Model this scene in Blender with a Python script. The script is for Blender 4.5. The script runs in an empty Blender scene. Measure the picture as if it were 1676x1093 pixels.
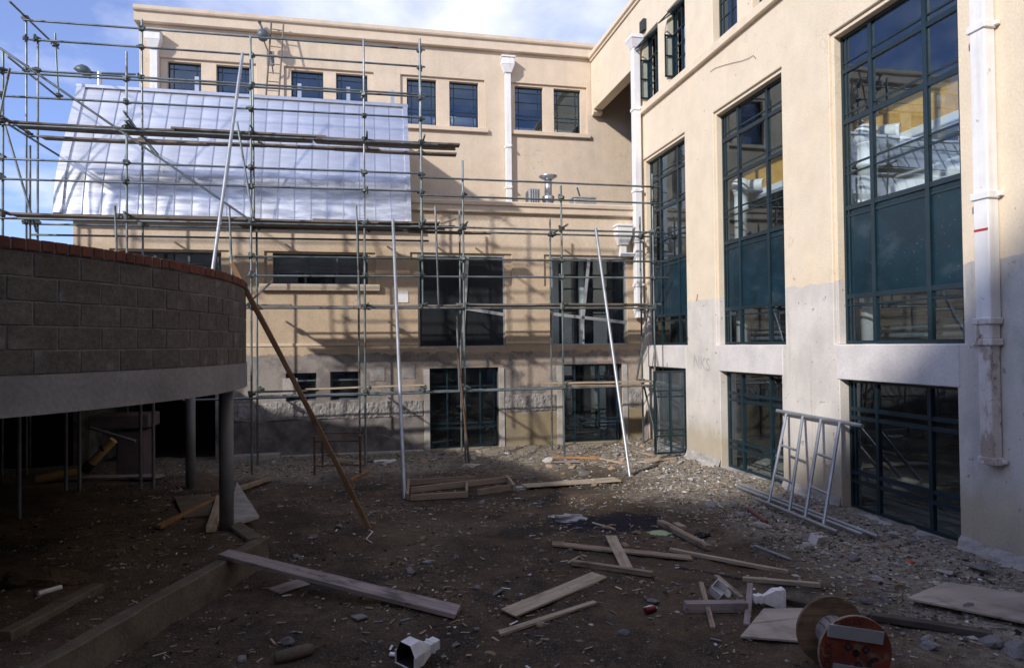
import bpy, bmesh, math, random
from mathutils import Vector, Matrix, Euler, noise
random.seed(7)
SC = bpy.context.scene
COL = SC.collection
R = math.radians

# ---------------------------------------------------------------- camera
YAW, PITCH, ROLL, FPX = R(12.13773), R(0.93044), R(-0.65286), 1105.34
PW, PH = 1676.0, 1093.0
CAM = Vector((0, 0, 2.8))
_f = Vector((math.sin(YAW)*math.cos(PITCH), math.cos(YAW)*math.cos(PITCH), math.sin(PITCH)))
_r = Vector((math.cos(YAW), -math.sin(YAW), 0))
_u = _r.cross(_f)
c_r = _r*math.cos(ROLL) + _u*math.sin(ROLL)
c_u = -_r*math.sin(ROLL) + _u*math.cos(ROLL)
c_f = _f
cam_d = bpy.data.cameras.new('camera')
cam = bpy.data.objects.new('camera', cam_d)
COL.objects.link(cam)
m = Matrix((c_r, c_u, -c_f)).transposed().to_4x4()
m.translation = CAM
cam.matrix_world = m
cam_d.sensor_width = 36.0
cam_d.lens = FPX/PW*36.0
cam_d.clip_start = 0.1
cam_d.clip_end = 2000
SC.camera = cam

# ---------------------------------------------------------------- sun and sky
SUN_D = Vector((1.25, 1.0, -0.85)).normalized()      # the way the light travels
sun_d = bpy.data.lights.new('sun', 'SUN')
sun_d.energy = 3.5
sun_d.angle = R(2.0)
sun_d.color = (1.0, 0.955, 0.90)
sun = bpy.data.objects.new('sun', sun_d)
COL.objects.link(sun)
sun.rotation_euler = SUN_D.to_track_quat('-Z', 'Y').to_euler()
sun.location = (-20, -15, 30)

world = bpy.data.worlds.new('World')
SC.world = world
world.use_nodes = True
wn = world.node_tree
wn.nodes.clear()
W = wn.nodes.new
out = W('ShaderNodeOutputWorld')
bg = W('ShaderNodeBackground')
sky = W('ShaderNodeTexSky')
sky.sky_type = 'NISHITA'
sky.sun_disc = False
sky.sun_elevation = math.asin(-SUN_D.z)
sky.sun_rotation = math.atan2(-SUN_D.x, -SUN_D.y)
sky.altitude = 50
sky.air_density = 1.0
sky.dust_density = 0.0
sky.ozone_density = 6.0
tc = W('ShaderNodeTexCoord')
sep = W('ShaderNodeSeparateXYZ')
wn.links.new(tc.outputs['Generated'], sep.inputs[0])
addz = W('ShaderNodeMath'); addz.operation = 'ADD'; addz.inputs[1].default_value = 0.25
wn.links.new(sep.outputs['Z'], addz.inputs[0])
mz = W('ShaderNodeMath'); mz.operation = 'MAXIMUM'; mz.inputs[1].default_value = 0.12
wn.links.new(addz.outputs[0], mz.inputs[0])
dx = W('ShaderNodeMath'); dx.operation = 'DIVIDE'
dy = W('ShaderNodeMath'); dy.operation = 'DIVIDE'
wn.links.new(sep.outputs['X'], dx.inputs[0]); wn.links.new(mz.outputs[0], dx.inputs[1])
wn.links.new(sep.outputs['Y'], dy.inputs[0]); wn.links.new(mz.outputs[0], dy.inputs[1])
comb = W('ShaderNodeCombineXYZ')
wn.links.new(dx.outputs[0], comb.inputs[0]); wn.links.new(dy.outputs[0], comb.inputs[1])
comb.inputs[2].default_value = 16.07
nz = W('ShaderNodeTexNoise')
nz.inputs['Scale'].default_value = 0.95
nz.inputs['Detail'].default_value = 7
nz.inputs['Roughness'].default_value = 0.55
wn.links.new(comb.outputs[0], nz.inputs['Vector'])
rmp = W('ShaderNodeValToRGB')
rmp.color_ramp.elements[0].position = 0.48
rmp.color_ramp.elements[1].position = 0.66
rmp.color_ramp.elements[0].color = (0.10, 0.10, 0.10, 1)      # thin haze everywhere
wn.links.new(nz.outputs[0], rmp.inputs[0])
mixc = W('ShaderNodeMix'); mixc.data_type = 'RGBA'
mixc.inputs['B'].default_value = (7.6, 7.7, 8.2, 1)
wn.links.new(rmp.outputs[0], mixc.inputs['Factor'])
tint = W('ShaderNodeMix'); tint.data_type = 'RGBA'; tint.blend_type = 'MULTIPLY'
tint.inputs['Factor'].default_value = 1
tint.inputs['B'].default_value = (1.12, 1.04, 1.30, 1)
wn.links.new(sky.outputs[0], tint.inputs['A'])
wn.links.new(tint.outputs['Result'], mixc.inputs['A'])
wn.links.new(mixc.outputs['Result'], bg.inputs['Color'])
bg.inputs['Strength'].default_value = 0.14
wn.links.new(bg.outputs[0], out.inputs['Surface'])

SC.view_settings.view_transform = 'Standard'
SC.view_settings.look = 'None'
SC.view_settings.gamma = 1
SC.view_settings.use_curve_mapping = False
SC.view_settings.exposure = 0.28
SC.render.engine = 'CYCLES'
SC.cycles.max_bounces = 8
SC.cycles.transparent_max_bounces = 16
SC.cycles.glossy_bounces = 4

# ---------------------------------------------------------------- pixel -> world, for measuring the photograph
def ray(x, y):
    return c_r*((x-PW/2)/FPX) - c_u*((y-PH/2)/FPX) + c_f
def onx(x, y, X):
    d = ray(x, y); return CAM + d*(X/d.x)
def ony(x, y, Y):
    d = ray(x, y); return CAM + d*(Y/d.y)
def onz(x, y, Z=0.0):
    d = ray(x, y); return CAM + d*((Z-CAM.z)/d.z)

# ---------------------------------------------------------------- terrain
KA, KB = Vector((-1.36, 9.43)), Vector((-2.61, 6.04))
KD = (KA-KB).normalized()
KN = Vector((-KD.y, KD.x))
def sstep(a, b, v):
    t = max(0.0, min(1.0, (v-a)/(b-a))); return t*t*(3-2*t)
def gh(x, y, fine=True):
    z = 0.0
    z += 0.10*sstep(6.7, 7.5, x) + 0.10*sstep(16.4, 17.5, y)
    p = Vector((x, y))
    if y <= KA.y:
        s = (p-KA).dot(KN)
        t = sstep(-0.06, 0.06, s)
    else:
        xb = KA.x - 0.30*(y-KA.y)
        t = sstep(-0.5, 0.35, xb-x)
        t2 = sstep(-0.06, 0.06, (p-KA).dot(KN))
        k = sstep(0, 0.5, y-KA.y)
        t = t2*(1-k)+t*k
    z += 0.27*t*(1-sstep(14.5, 16.5, y))
    if fine:
        z += 0.05*noise.noise((x*0.55, y*0.55, 1.3)) + 0.035*noise.noise((x*1.7, y*1.7, 4.1)) + 0.02*noise.noise((x*4.5, y*4.5, 7.7)) + 0.012*noise.noise((x*10.0, y*10.0, 2.7))
    return z
def gp(px, py, dz=0.0):
    z = 0.0
    for _ in range(6):
        p = onz(px, py, z+dz); z = gh(p.x, p.y)
    return Vector((p.x, p.y, z+dz))

# ---------------------------------------------------------------- materials
def mat(name, base, rough=0.8, metal=0.0, var=0.15, scale=3.0, bump=0.0, bscale=40.0, rnd=0.0, stretch=(1, 1, 1),
        coord='pos', spec=0.3, zone=None, stain=None, bdist=0.02, fine=0.0):
    mt = bpy.data.materials.new(name)
    mt.use_nodes = True
    nt = mt.node_tree; N = nt.nodes.new; L = nt.links.new
    b = nt.nodes['Principled BSDF']
    b.inputs['Roughness'].default_value = rough
    b.inputs['Metallic'].default_value = metal
    b.inputs['Specular IOR Level'].default_value = spec
    if coord == 'pos':
        src = N('ShaderNodeNewGeometry').outputs['Position']
    else:
        src = N('ShaderNodeTexCoord').outputs['Object']
    mp = N('ShaderNodeMapping'); mp.inputs['Scale'].default_value = stretch
    L(src, mp.inputs['Vector'])
    vec = mp.outputs[0]
    if rnd or coord == 'obj':
        oi = N('ShaderNodeObjectInfo')
        va = N('ShaderNodeVectorMath'); va.operation = 'ADD'
        sc = N('ShaderNodeMath'); sc.operation = 'MULTIPLY'; sc.inputs[1].default_value = 37.0
        L(oi.outputs['Random'], sc.inputs[0]); L(vec, va.inputs[0]); L(sc.outputs[0], va.inputs[1])
        vec = va.outputs[0]
    n1 = N('ShaderNodeTexNoise'); n1.inputs['Scale'].default_value = scale; n1.inputs['Detail'].default_value = 8
    n1.inputs['Roughness'].default_value = 0.62
    L(vec, n1.inputs['Vector'])
    cr = N('ShaderNodeMapRange'); cr.inputs['From Min'].default_value = 0.3; cr.inputs['From Max'].default_value = 0.7
    cr.inputs['To Min'].default_value = 1-var; cr.inputs['To Max'].default_value = 1+var
    L(n1.outputs[0], cr.inputs['Value'])
    val = cr.outputs[0]
    if fine:
        n3 = N('ShaderNodeTexNoise'); n3.inputs['Scale'].default_value = scale*14; n3.inputs['Detail'].default_value = 4
        L(vec, n3.inputs['Vector'])
        c3 = N('ShaderNodeMapRange'); c3.inputs['From Min'].default_value = 0.3; c3.inputs['From Max'].default_value = 0.7
        c3.inputs['To Min'].default_value = 1-fine; c3.inputs['To Max'].default_value = 1+fine
        L(n3.outputs[0], c3.inputs['Value'])
        mm = N('ShaderNodeMath'); mm.operation = 'MULTIPLY'; L(val, mm.inputs[0]); L(c3.outputs[0], mm.inputs[1]); val = mm.outputs[0]
    if rnd:
        r2 = N('ShaderNodeMapRange'); r2.inputs['To Min'].default_value = 1-rnd; r2.inputs['To Max'].default_value = 1+rnd
        L(oi.outputs['Random'], r2.inputs['Value'])
        mm = N('ShaderNodeMath'); mm.operation = 'MULTIPLY'; L(val, mm.inputs[0]); L(r2.outputs[0], mm.inputs[1]); val = mm.outputs[0]
    colsock = None
    if callable(base):
        colsock = base(nt, src, vec)
    vm = N('ShaderNodeVectorMath'); vm.operation = 'SCALE'
    if colsock is None:
        vm.inputs[0].default_value = base
    else:
        L(colsock, vm.inputs[0])
    L(val, vm.inputs['Scale'])
    L(vm.outputs[0], b.inputs['Base Color'])
    if bump:
        n2 = N('ShaderNodeTexNoise'); n2.inputs['Scale'].default_value = bscale; n2.inputs['Detail'].default_value = 6
        L(vec, n2.inputs['Vector'])
        bp = N('ShaderNodeBump'); bp.inputs['Strength'].default_value = bump; bp.inputs['Distance'].default_value = bdist
        L(n2.outputs[0], bp.inputs['Height']); L(bp.outputs[0], b.inputs['Normal'])
    return mt

def nsock(nt, vec, scale, lo, hi, stretch=None, detail=6, seed=0.0):
    """noise mapped to a 0..1 mask"""
    N = nt.nodes.new; L = nt.links.new
    if stretch or seed:
        mp = N('ShaderNodeMapping'); mp.inputs['Scale'].default_value = stretch or (1, 1, 1)
        mp.inputs['Location'].default_value = (seed, seed*0.7, seed*1.3)
        L(vec, mp.inputs['Vector']); vec = mp.outputs[0]
    n = N('ShaderNodeTexNoise'); n.inputs['Scale'].default_value = scale; n.inputs['Detail'].default_value = detail
    n.inputs['Roughness'].default_value = 0.6
    L(vec, n.inputs['Vector'])
    r = N('ShaderNodeMapRange'); r.inputs['From Min'].default_value = lo; r.inputs['From Max'].default_value = hi
    r.interpolation_type = 'SMOOTHSTEP'
    L(n.outputs[0], r.inputs['Value'])
    return r.outputs[0]
def mixs(nt, fac, a, b):
    N = nt.nodes.new; L = nt.links.new
    mx = N('ShaderNodeMix'); mx.data_type = 'RGBA'
    if hasattr(fac, 'links'): L(fac, mx.inputs['Factor'])
    else: mx.inputs['Factor'].default_value = fac
    for s, v in (('A', a), ('B', b)):
        if hasattr(v, 'links'): L(v, mx.inputs[s])
        else: mx.inputs[s].default_value = (*v, 1)
    return mx.outputs['Result']
def mth(nt, op, a, b=None):
    N = nt.nodes.new; L = nt.links.new
    q = N('ShaderNodeMath'); q.operation = op
    for i, v in enumerate((a, b)):
        if v is None: continue
        if hasattr(v, 'links'): L(v, q.inputs[i])
        else: q.inputs[i].default_value = v
    return q.outputs[0]
def srange(nt, v, a, b):
    r = nt.nodes.new('ShaderNodeMapRange'); r.interpolation_type = 'SMOOTHSTEP'
    r.inputs['From Min'].default_value = a; r.inputs['From Max'].default_value = b
    nt.links.new(v, r.inputs['Value']); return r.outputs[0]
def xyz(nt, src):
    s = nt.nodes.new('ShaderNodeSeparateXYZ'); nt.links.new(src, s.inputs[0]); return s.outputs

def crack(nt, src, seed):
    v = nt.nodes.new('ShaderNodeTexVoronoi'); v.feature = 'DISTANCE_TO_EDGE'; v.inputs['Scale'].default_value = 0.45
    mp = nt.nodes.new('ShaderNodeMapping'); mp.inputs['Location'].default_value = (seed, seed, seed)
    n = nt.nodes.new('ShaderNodeTexNoise'); n.inputs['Scale'].default_value = 1.6; n.inputs['Detail'].default_value = 6
    nt.links.new(src, n.inputs['Vector'])
    a = nt.nodes.new('ShaderNodeVectorMath'); a.operation = 'MULTIPLY_ADD'; a.inputs[1].default_value = (0.9, 0.9, 0.9)
    nt.links.new(n.outputs['Color'], a.inputs[0]); nt.links.new(src, a.inputs[2])
    nt.links.new(a.outputs[0], mp.inputs['Vector']); nt.links.new(mp.outputs[0], v.inputs['Vector'])
    k = srange(nt, v.outputs['Distance'], 0.007, 0.002)
    return mth(nt, 'MULTIPLY', k, nsock(nt, src, 0.5, 0.52, 0.6, seed=seed+3))
def back_col(nt, src, vec):
    x, y, z = xyz(nt, src)
    streak = nsock(nt, src, 1.0, 0.42, 0.75, (2.6, 2.6, 0.22), seed=3)
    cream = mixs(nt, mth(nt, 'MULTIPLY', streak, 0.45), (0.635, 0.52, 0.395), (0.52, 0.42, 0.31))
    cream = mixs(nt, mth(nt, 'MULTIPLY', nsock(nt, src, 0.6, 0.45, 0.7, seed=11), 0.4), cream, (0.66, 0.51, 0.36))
    # raw render and patched cement at the base of the wall
    raw = mixs(nt, nsock(nt, src, 1.5, 0.42, 0.6, seed=5), (0.36, 0.34, 0.335), (0.21, 0.20, 0.205))
    raw = mixs(nt, mth(nt, 'MULTIPLY', nsock(nt, src, 0.9, 0.5, 0.56, seed=9, detail=8), 0.8), raw, mixs(nt, srange(nt, x, 0.5, 4.5), (0.36, 0.31, 0.275), (0.52, 0.44, 0.38)))
    raw = mixs(nt, mth(nt, 'MULTIPLY', nsock(nt, src, 2.2, 0.56, 0.62, seed=15, detail=8), 0.7), raw, (0.24, 0.225, 0.22))
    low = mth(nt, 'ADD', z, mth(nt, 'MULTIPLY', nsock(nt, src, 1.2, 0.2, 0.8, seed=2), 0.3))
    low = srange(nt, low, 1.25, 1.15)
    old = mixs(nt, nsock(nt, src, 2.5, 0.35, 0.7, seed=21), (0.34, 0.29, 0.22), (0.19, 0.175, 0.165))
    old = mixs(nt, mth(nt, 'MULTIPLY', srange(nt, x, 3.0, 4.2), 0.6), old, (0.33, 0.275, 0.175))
    old = mixs(nt, srange(nt, x, 1.6, 1.2), old, mixs(nt, nsock(nt, src, 2.0, 0.35, 0.65, seed=27), (0.27, 0.26, 0.265), (0.11, 0.107, 0.115)))  # left end darker: terrace shade put into the wall colour
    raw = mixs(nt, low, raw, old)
    edge = mth(nt, 'ADD', z, mth(nt, 'MULTIPLY', nsock(nt, src, 3.0, 0.2, 0.8, seed=4), 0.14))
    cream = mixs(nt, mth(nt, 'MULTIPLY', crack(nt, src, 2.0), 0.25), cream, (0.25, 0.19, 0.14))
    k = srange(nt, edge, 2.67, 2.71)
    return mixs(nt, k, raw, cream)
def front_col(nt, src, vec):
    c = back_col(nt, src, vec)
    x, y, z = xyz(nt, src)
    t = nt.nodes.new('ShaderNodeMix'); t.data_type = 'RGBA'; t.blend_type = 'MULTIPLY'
    t.inputs['B'].default_value = (0.80, 0.75, 0.69, 1)  # lower front wall browned: soft platform shade put into the colour
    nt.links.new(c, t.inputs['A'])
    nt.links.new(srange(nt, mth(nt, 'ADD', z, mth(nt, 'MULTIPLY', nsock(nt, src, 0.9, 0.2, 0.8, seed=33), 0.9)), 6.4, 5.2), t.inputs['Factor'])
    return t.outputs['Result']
def right_col(nt, src, vec):
    x, y, z = xyz(nt, src)
    streak = nsock(nt, src, 1.0, 0.42, 0.75, (2.2, 2.2, 0.2), seed=3)
    cream = mixs(nt, mth(nt, 'MULTIPLY', streak, 0.35), (0.745, 0.63, 0.475), (0.67, 0.555, 0.40))
    cream = mixs(nt, mth(nt, 'MULTIPLY', nsock(nt, src, 0.7, 0.5, 0.72, seed=11), 0.45), cream, (0.73, 0.57, 0.385))
    raw = mixs(nt, nsock(nt, src, 1.2, 0.35, 0.7, seed=5), (0.66, 0.61, 0.55), (0.55, 0.51, 0.465))
    # the nearest pier was never primed: bare grey cement
    bare = mixs(nt, nsock(nt, src, 1.4, 0.4, 0.62, (1, 1, .6), seed=31), (0.60, 0.565, 0.52), (0.44, 0.42, 0.395))
    ny = mth(nt, 'ADD', y, mth(nt, 'MULTIPLY', nsock(nt, src, 1.0, 0.2, 0.8, seed=37), 0.35))
    raw = mixs(nt, srange(nt, ny, 7.62, 7.42), raw, bare)
    spots = nsock(nt, src, 7.0, 0.66, 0.70, seed=8, detail=3)
    raw = mixs(nt, mth(nt, 'MULTIPLY', spots, 0.75), raw, (0.25, 0.20, 0.17))
    lz = mth(nt, 'ADD', z, mth(nt, 'MULTIPLY', nsock(nt, src, 1.3, 0.2, 0.8, seed=14), 0.5))
    grime = mth(nt, 'MULTIPLY', srange(nt, lz, 1.5, 0.75), 0.75)
    dirt = mixs(nt, nsock(nt, src, 1.8, 0.35, 0.7, (1.5, 1.5, 0.6), seed=17), (0.42, 0.345, 0.225), (0.34, 0.295, 0.25))
    raw = mixs(nt, grime, raw, dirt)
    vs = nsock(nt, src, 1.0, 0.56, 0.74, (7, 7, 0.35), seed=19)
    raw = mixs(nt, mth(nt, 'MULTIPLY', vs, 0.35), raw, (0.30, 0.25, 0.20))
    edge = mth(nt, 'ADD', z, mth(nt, 'MULTIPLY', nsock(nt, src, 2.0, 0.2, 0.8, seed=4), 0.10))
    cream = mixs(nt, mth(nt, 'MULTIPLY', crack(nt, src, 7.0), 0.16), cream, (0.34, 0.25, 0.17))
    dots = nsock(nt, src, 5.0, 0.735, 0.755, seed=61, detail=2)
    cream = mixs(nt, mth(nt, 'MULTIPLY', dots, 0.6), cream, (0.30, 0.22, 0.16))
    k = srange(nt, edge, 3.815, 3.835)
    return mixs(nt, k, raw, cream)
M = {}
M['back'] = mat('plaster_back', back_col, 0.88, var=0.07, scale=2.2, bump=0.35, bscale=30, fine=0.06)
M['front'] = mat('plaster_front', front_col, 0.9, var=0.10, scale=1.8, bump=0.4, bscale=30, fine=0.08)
M['right'] = mat('plaster_right', right_col, 0.88, var=0.06, scale=2.2, bump=0.3, bscale=28, fine=0.05)
M['cream'] = mat('cream_trim', (0.74, 0.615, 0.46), 0.85, var=0.08, scale=2.5, bump=0.2, bscale=35, fine=0.04)
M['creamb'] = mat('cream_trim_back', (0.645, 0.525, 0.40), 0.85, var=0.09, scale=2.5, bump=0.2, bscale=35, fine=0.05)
M['conc'] = mat('concrete', (0.36, 0.335, 0.31), 0.9, var=0.28, scale=3, bump=0.5, bscale=25, fine=0.12)
M['beamc'] = mat('beam_concrete', (0.23, 0.215, 0.21), 0.9, var=0.22, scale=1.6, bump=0.35, bscale=22, fine=0.10)
M['lint'] = mat('lintel_concrete', (0.63, 0.59, 0.565), 0.88, var=0.12, scale=2.5, bump=0.3, bscale=30, fine=0.08)
M['rough'] = mat('hacked_concrete', (0.25, 0.235, 0.225), 0.95, var=0.4, scale=6, bump=0.5, bscale=60, fine=0.2)
M['mortar'] = mat('mortar', (0.165, 0.155, 0.155), 0.95, var=0.5, scale=4, bump=0.5, bscale=60, fine=0.15)
def block_col(nt, src, vec):
    g = nsock(nt, vec, 22.0, 0.3, 0.7)
    c = mixs(nt, g, (0.135, 0.115, 0.098), (0.085, 0.074, 0.066))
    return mixs(nt, mth(nt, 'MULTIPLY', nsock(nt, vec, 3.5, 0.55, 0.75, seed=4), 0.75), c, (0.23, 0.215, 0.205))
M['block'] = mat('concrete_block', block_col, 0.95, var=0.12, scale=5, bump=0.8, bscale=90, rnd=0.13, coord='obj', bdist=0.012)
M['brick'] = mat('brick', (0.125, 0.043, 0.026), 0.8, var=0.2, scale=12, bump=0.4, bscale=70, rnd=0.22, coord='obj', bdist=0.01)
def steel_col(nt, src, vec):
    c = mixs(nt, nsock(nt, vec, 1.2, 0.4, 0.65, seed=4), (0.15, 0.18, 0.185), (0.24, 0.265, 0.27))
    c = mixs(nt, mth(nt, 'MULTIPLY', nsock(nt, vec, 2.4, 0.60, 0.66, seed=14), 0.85), c, (0.10, 0.055, 0.032))
    return mixs(nt, mth(nt, 'MULTIPLY', nsock(nt, vec, 9.0, 0.66, 0.70, seed=24), 0.7), c, (0.40, 0.39, 0.37))
M['steel'] = mat('galvanised_tube', steel_col, 0.42, 0.75, var=0.35, scale=3, rnd=0.15, bump=0.05, bscale=30)
M['coup'] = mat('coupler_steel', (0.10, 0.115, 0.11), 0.55, 0.6, var=0.4, scale=9, rnd=0.2)
M['alu'] = mat('aluminium_tube', (0.36, 0.375, 0.395), 0.45, 0.6, var=0.2, scale=4, rnd=0.08)
M['rust'] = mat('rusty_steel', (0.13, 0.075, 0.05), 0.8, 0.3, var=0.5, scale=9, rnd=0.2, fine=0.2)
def zinc_col(nt, src, vec):
    x, y, z = xyz(nt, src)
    up = mixs(nt, nsock(nt, src, 1.0, 0.35, 0.65, (1.2, 1, 9), seed=6), (0.92, 0.92, 0.93), (0.82, 0.82, 0.84))
    lo = mixs(nt, nsock(nt, src, 1.0, 0.38, 0.62, (1.3, 2, 7), seed=9), (0.93, 0.93, 0.94), (0.55, 0.56, 0.60))
    return mixs(nt, srange(nt, z, 7.35, 7.0), up, lo)
M['zinc'] = mat('zinc_sheet', zinc_col, 0.33, 0.86, var=0.05, scale=2, rnd=0.07, bump=0.12, bscale=1.0, stretch=(0.7, 2.0, 5.0), bdist=0.06)
M['seam'] = mat('zinc_seam', (0.60, 0.62, 0.68), 0.34, 0.9, var=0.12, scale=4)
def wood_grain(c1, c2, c3, mud=0.6):
    def f(nt, src, vec):
        g = nsock(nt, vec, 1.0, 0.35, 0.66, (1.1, 26, 26))
        c = mixs(nt, g, c1, c2)
        c = mixs(nt, mth(nt, 'MULTIPLY', nsock(nt, vec, 2.0, 0.52, 0.72, (1, 3, 3), seed=5), 0.7), c, c3)
        c = mixs(nt, mth(nt, 'MULTIPLY', nsock(nt, vec, 1.0, 0.62, 0.70, (0.6, 40, 40), seed=15), 0.55), c, tuple(v*0.35 for v in c3))
        return mixs(nt, mth(nt, 'MULTIPLY', nsock(nt, vec, 3.2, 0.50, 0.66, (1, 2, 2), seed=25), mud), c, (0.055, 0.042, 0.032))
    return f
M['board'] = mat('scaffold_board', wood_grain((0.20, 0.165, 0.135), (0.13, 0.11, 0.095), (0.25, 0.21, 0.17)), 0.85, var=0.15, scale=3, bump=0.3, bscale=8, rnd=0.2, coord='obj', bdist=0.005)
M['wood'] = mat('weathered_timber', wood_grain((0.36, 0.275, 0.20), (0.26, 0.19, 0.135), (0.20, 0.15, 0.115)), 0.85, var=0.15, scale=3, bump=0.3, bscale=8, rnd=0.16, coord='obj', bdist=0.005)
M['pale'] = mat('pale_timber', wood_grain((0.44, 0.36, 0.265), (0.34, 0.27, 0.19), (0.28, 0.215, 0.155), 0.3), 0.82, var=0.12, scale=3, bump=0.25, bscale=8, rnd=0.12, coord='obj', bdist=0.005)
M['plankgrey'] = mat('grey_plank_timber', wood_grain((0.34, 0.285, 0.265), (0.25, 0.205, 0.19), (0.19, 0.155, 0.14)), 0.88, var=0.15, scale=3, bump=0.3, bscale=8, coord='obj', bdist=0.005)
M['orange'] = mat('orange_timber', wood_grain((0.34, 0.175, 0.075), (0.26, 0.125, 0.05), (0.20, 0.10, 0.05)), 0.8, var=0.15, scale=3, bump=0.25, bscale=8, coord='obj', bdist=0.005)
M['dark'] = mat('dark_timber', wood_grain((0.085, 0.07, 0.06), (0.05, 0.042, 0.038), (0.12, 0.10, 0.085)), 0.88, var=0.2, scale=3, bump=0.3, bscale=8, coord='obj', bdist=0.005)
M['ply'] = mat('plywood_sheet', wood_grain((0.43, 0.36, 0.30), (0.35, 0.29, 0.24), (0.29, 0.24, 0.205), 0.3), 0.85, var=0.14, scale=1.5, bump=0.1, bscale=8, coord='obj', bdist=0.004, stretch=(1, .3, .3))
M['teal'] = mat('teal_paint', (0.007, 0.022, 0.032), 0.42, var=0.25, scale=4, spec=0.5)
def spand_col(nt, src, vec):
    d = mth(nt, 'MULTIPLY', nsock(nt, src, 1.6, 0.50, 0.72, (1, 1, 2), seed=5), 0.45)
    c = mixs(nt, d, (0.007, 0.026, 0.040), (0.05, 0.075, 0.09))
    return mixs(nt, mth(nt, 'MULTIPLY', nsock(nt, src, 30.0, 0.68, 0.72, seed=9, detail=2), 0.5), c, (0.16, 0.18, 0.18))
def white_col(nt, src, vec):
    c = mixs(nt, mth(nt, 'MULTIPLY', nsock(nt, src, 1.0, 0.45, 0.72, (9, 9, 0.5), seed=5), 0.5), (0.80, 0.78, 0.77), (0.62, 0.58, 0.54))
    return mixs(nt, mth(nt, 'MULTIPLY', nsock(nt, src, 6.0, 0.66, 0.70, seed=3), 0.6), c, (0.36, 0.27, 0.2))
M['spand'] = mat('spandrel_panel', spand_col, 0.28, var=0.3, scale=2.0, spec=0.16, bump=0.02, bscale=3)
M['alframe'] = mat('grey_aluminium', (0.42, 0.43, 0.44), 0.45, 0.5, var=0.12, scale=3)
M['white'] = mat('white_paint', white_col, 0.55, var=0.06, scale=5, bump=0.1, bscale=25)
def oldwhite(nt, src, vec):
    c = mixs(nt, nsock(nt, src, 5.0, 0.5, 0.58, (1, 1, 0.5), seed=2), (0.66, 0.60, 0.57), (0.40, 0.32, 0.27))
    return mixs(nt, nsock(nt, src, 9.0, 0.63, 0.67, seed=6), c, (0.17, 0.09, 0.055))
M['oldwhite'] = mat('flaking_white_paint', oldwhite, 0.7, var=0.1, scale=6, bump=0.4, bscale=40)
M['head'] = mat('chipped_white_paint', (0.72, 0.71, 0.71), 0.55, var=0.14, scale=12, bump=0.2, bscale=35, coord='obj')
M['ceil'] = mat('dark_ceiling', (0.07, 0.07, 0.075), 0.9, var=0.2, scale=1.5)
M['inside'] = mat('interior_plaster', (0.30, 0.28, 0.25), 0.9, var=0.2, scale=1.5, bump=0.2)
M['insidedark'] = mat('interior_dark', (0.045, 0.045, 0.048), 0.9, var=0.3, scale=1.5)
M['floorin'] = mat('interior_concrete_floor', (0.30, 0.28, 0.25), 0.85, var=0.3, scale=2.0)
M['osb'] = mat('yellow_board', (0.62, 0.36, 0.10), 0.8, var=0.15, scale=9, fine=0.25)
M['duct'] = mat('white_duct', (0.78, 0.78, 0.78), 0.5, var=0.06, scale=4)
M['galv'] = mat('galvanised_sheet', (0.58, 0.60, 0.63), 0.32, 0.85, var=0.18, scale=6)
M['slate'] = mat('slate_paint', (0.085, 0.10, 0.115), 0.45, var=0.2, scale=6, spec=0.5)
M['curtain'] = mat('pale_blue_blind', (0.50, 0.54, 0.72), 0.8, var=0.12, scale=3, stretch=(8, 8, 0.4))
M['pvc'] = mat('yellow_pipe', (0.50, 0.33, 0.13), 0.5, var=0.15, scale=5)
M['blackrub'] = mat('black_rubber', (0.012, 0.012, 0.013), 0.6, var=0.2, scale=5)
M['plastic'] = mat('crumpled_plastic', (0.42, 0.41, 0.40), 0.4, var=0.2, scale=9, coord='obj')
M['green'] = mat('green_cloth', (0.34, 0.42, 0.24), 0.8, var=0.15, scale=9, coord='obj')
M['redcan'] = mat('red_can', (0.13, 0.015, 0.022), 0.35, 0.3, var=0.2, scale=20, coord='obj')
M['purple'] = mat('rusty_red_pipe', (0.16, 0.07, 0.065), 0.6, 0.2, var=0.3, scale=10, coord='obj')
M['bluebat'] = mat('blue_grey_paint', (0.20, 0.215, 0.23), 0.7, var=0.2, scale=6, coord='obj')
M['paper'] = mat('white_paper', (0.75, 0.74, 0.74), 0.8, var=0.05, scale=5)
M['graff'] = mat('grey_spray', (0.42, 0.39, 0.38), 0.9, var=0.3, scale=6)
M['redmark'] = mat('red_marker', (0.45, 0.05, 0.04), 0.8, var=0.2, scale=6)
def drum_col(nt, src, vec):
    c = mixs(nt, nsock(nt, vec, 4.0, 0.4, 0.65), (0.21, 0.045, 0.022), (0.12, 0.03, 0.02))
    return mixs(nt, nsock(nt, vec, 9.0, 0.55, 0.66, seed=3), c, (0.20, 0.12, 0.085))
M['drumred'] = mat('orange_red_stain', drum_col, 0.8, var=0.15, scale=7, bump=0.2, bscale=30, coord='obj')
M['drumwood'] = mat('drum_plywood', wood_grain((0.22, 0.145, 0.085), (0.16, 0.10, 0.06), (0.11, 0.075, 0.05)), 0.85, var=0.2, scale=3, bump=0.2, bscale=8, coord='obj')
M['ink'] = mat('black_stencil_ink', (0.03, 0.02, 0.025), 0.8, var=0.3, scale=9)
M['stone'] = mat('rubble_stone', (0.21, 0.20, 0.195), 0.92, var=0.3, scale=7, bump=0.5, bscale=50, rnd=0.4, coord='obj')
M['stoneb'] = mat('rubble_brown_stone', (0.30, 0.22, 0.15), 0.92, var=0.3, scale=7, bump=0.5, bscale=50, rnd=0.35, coord='obj')

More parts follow.
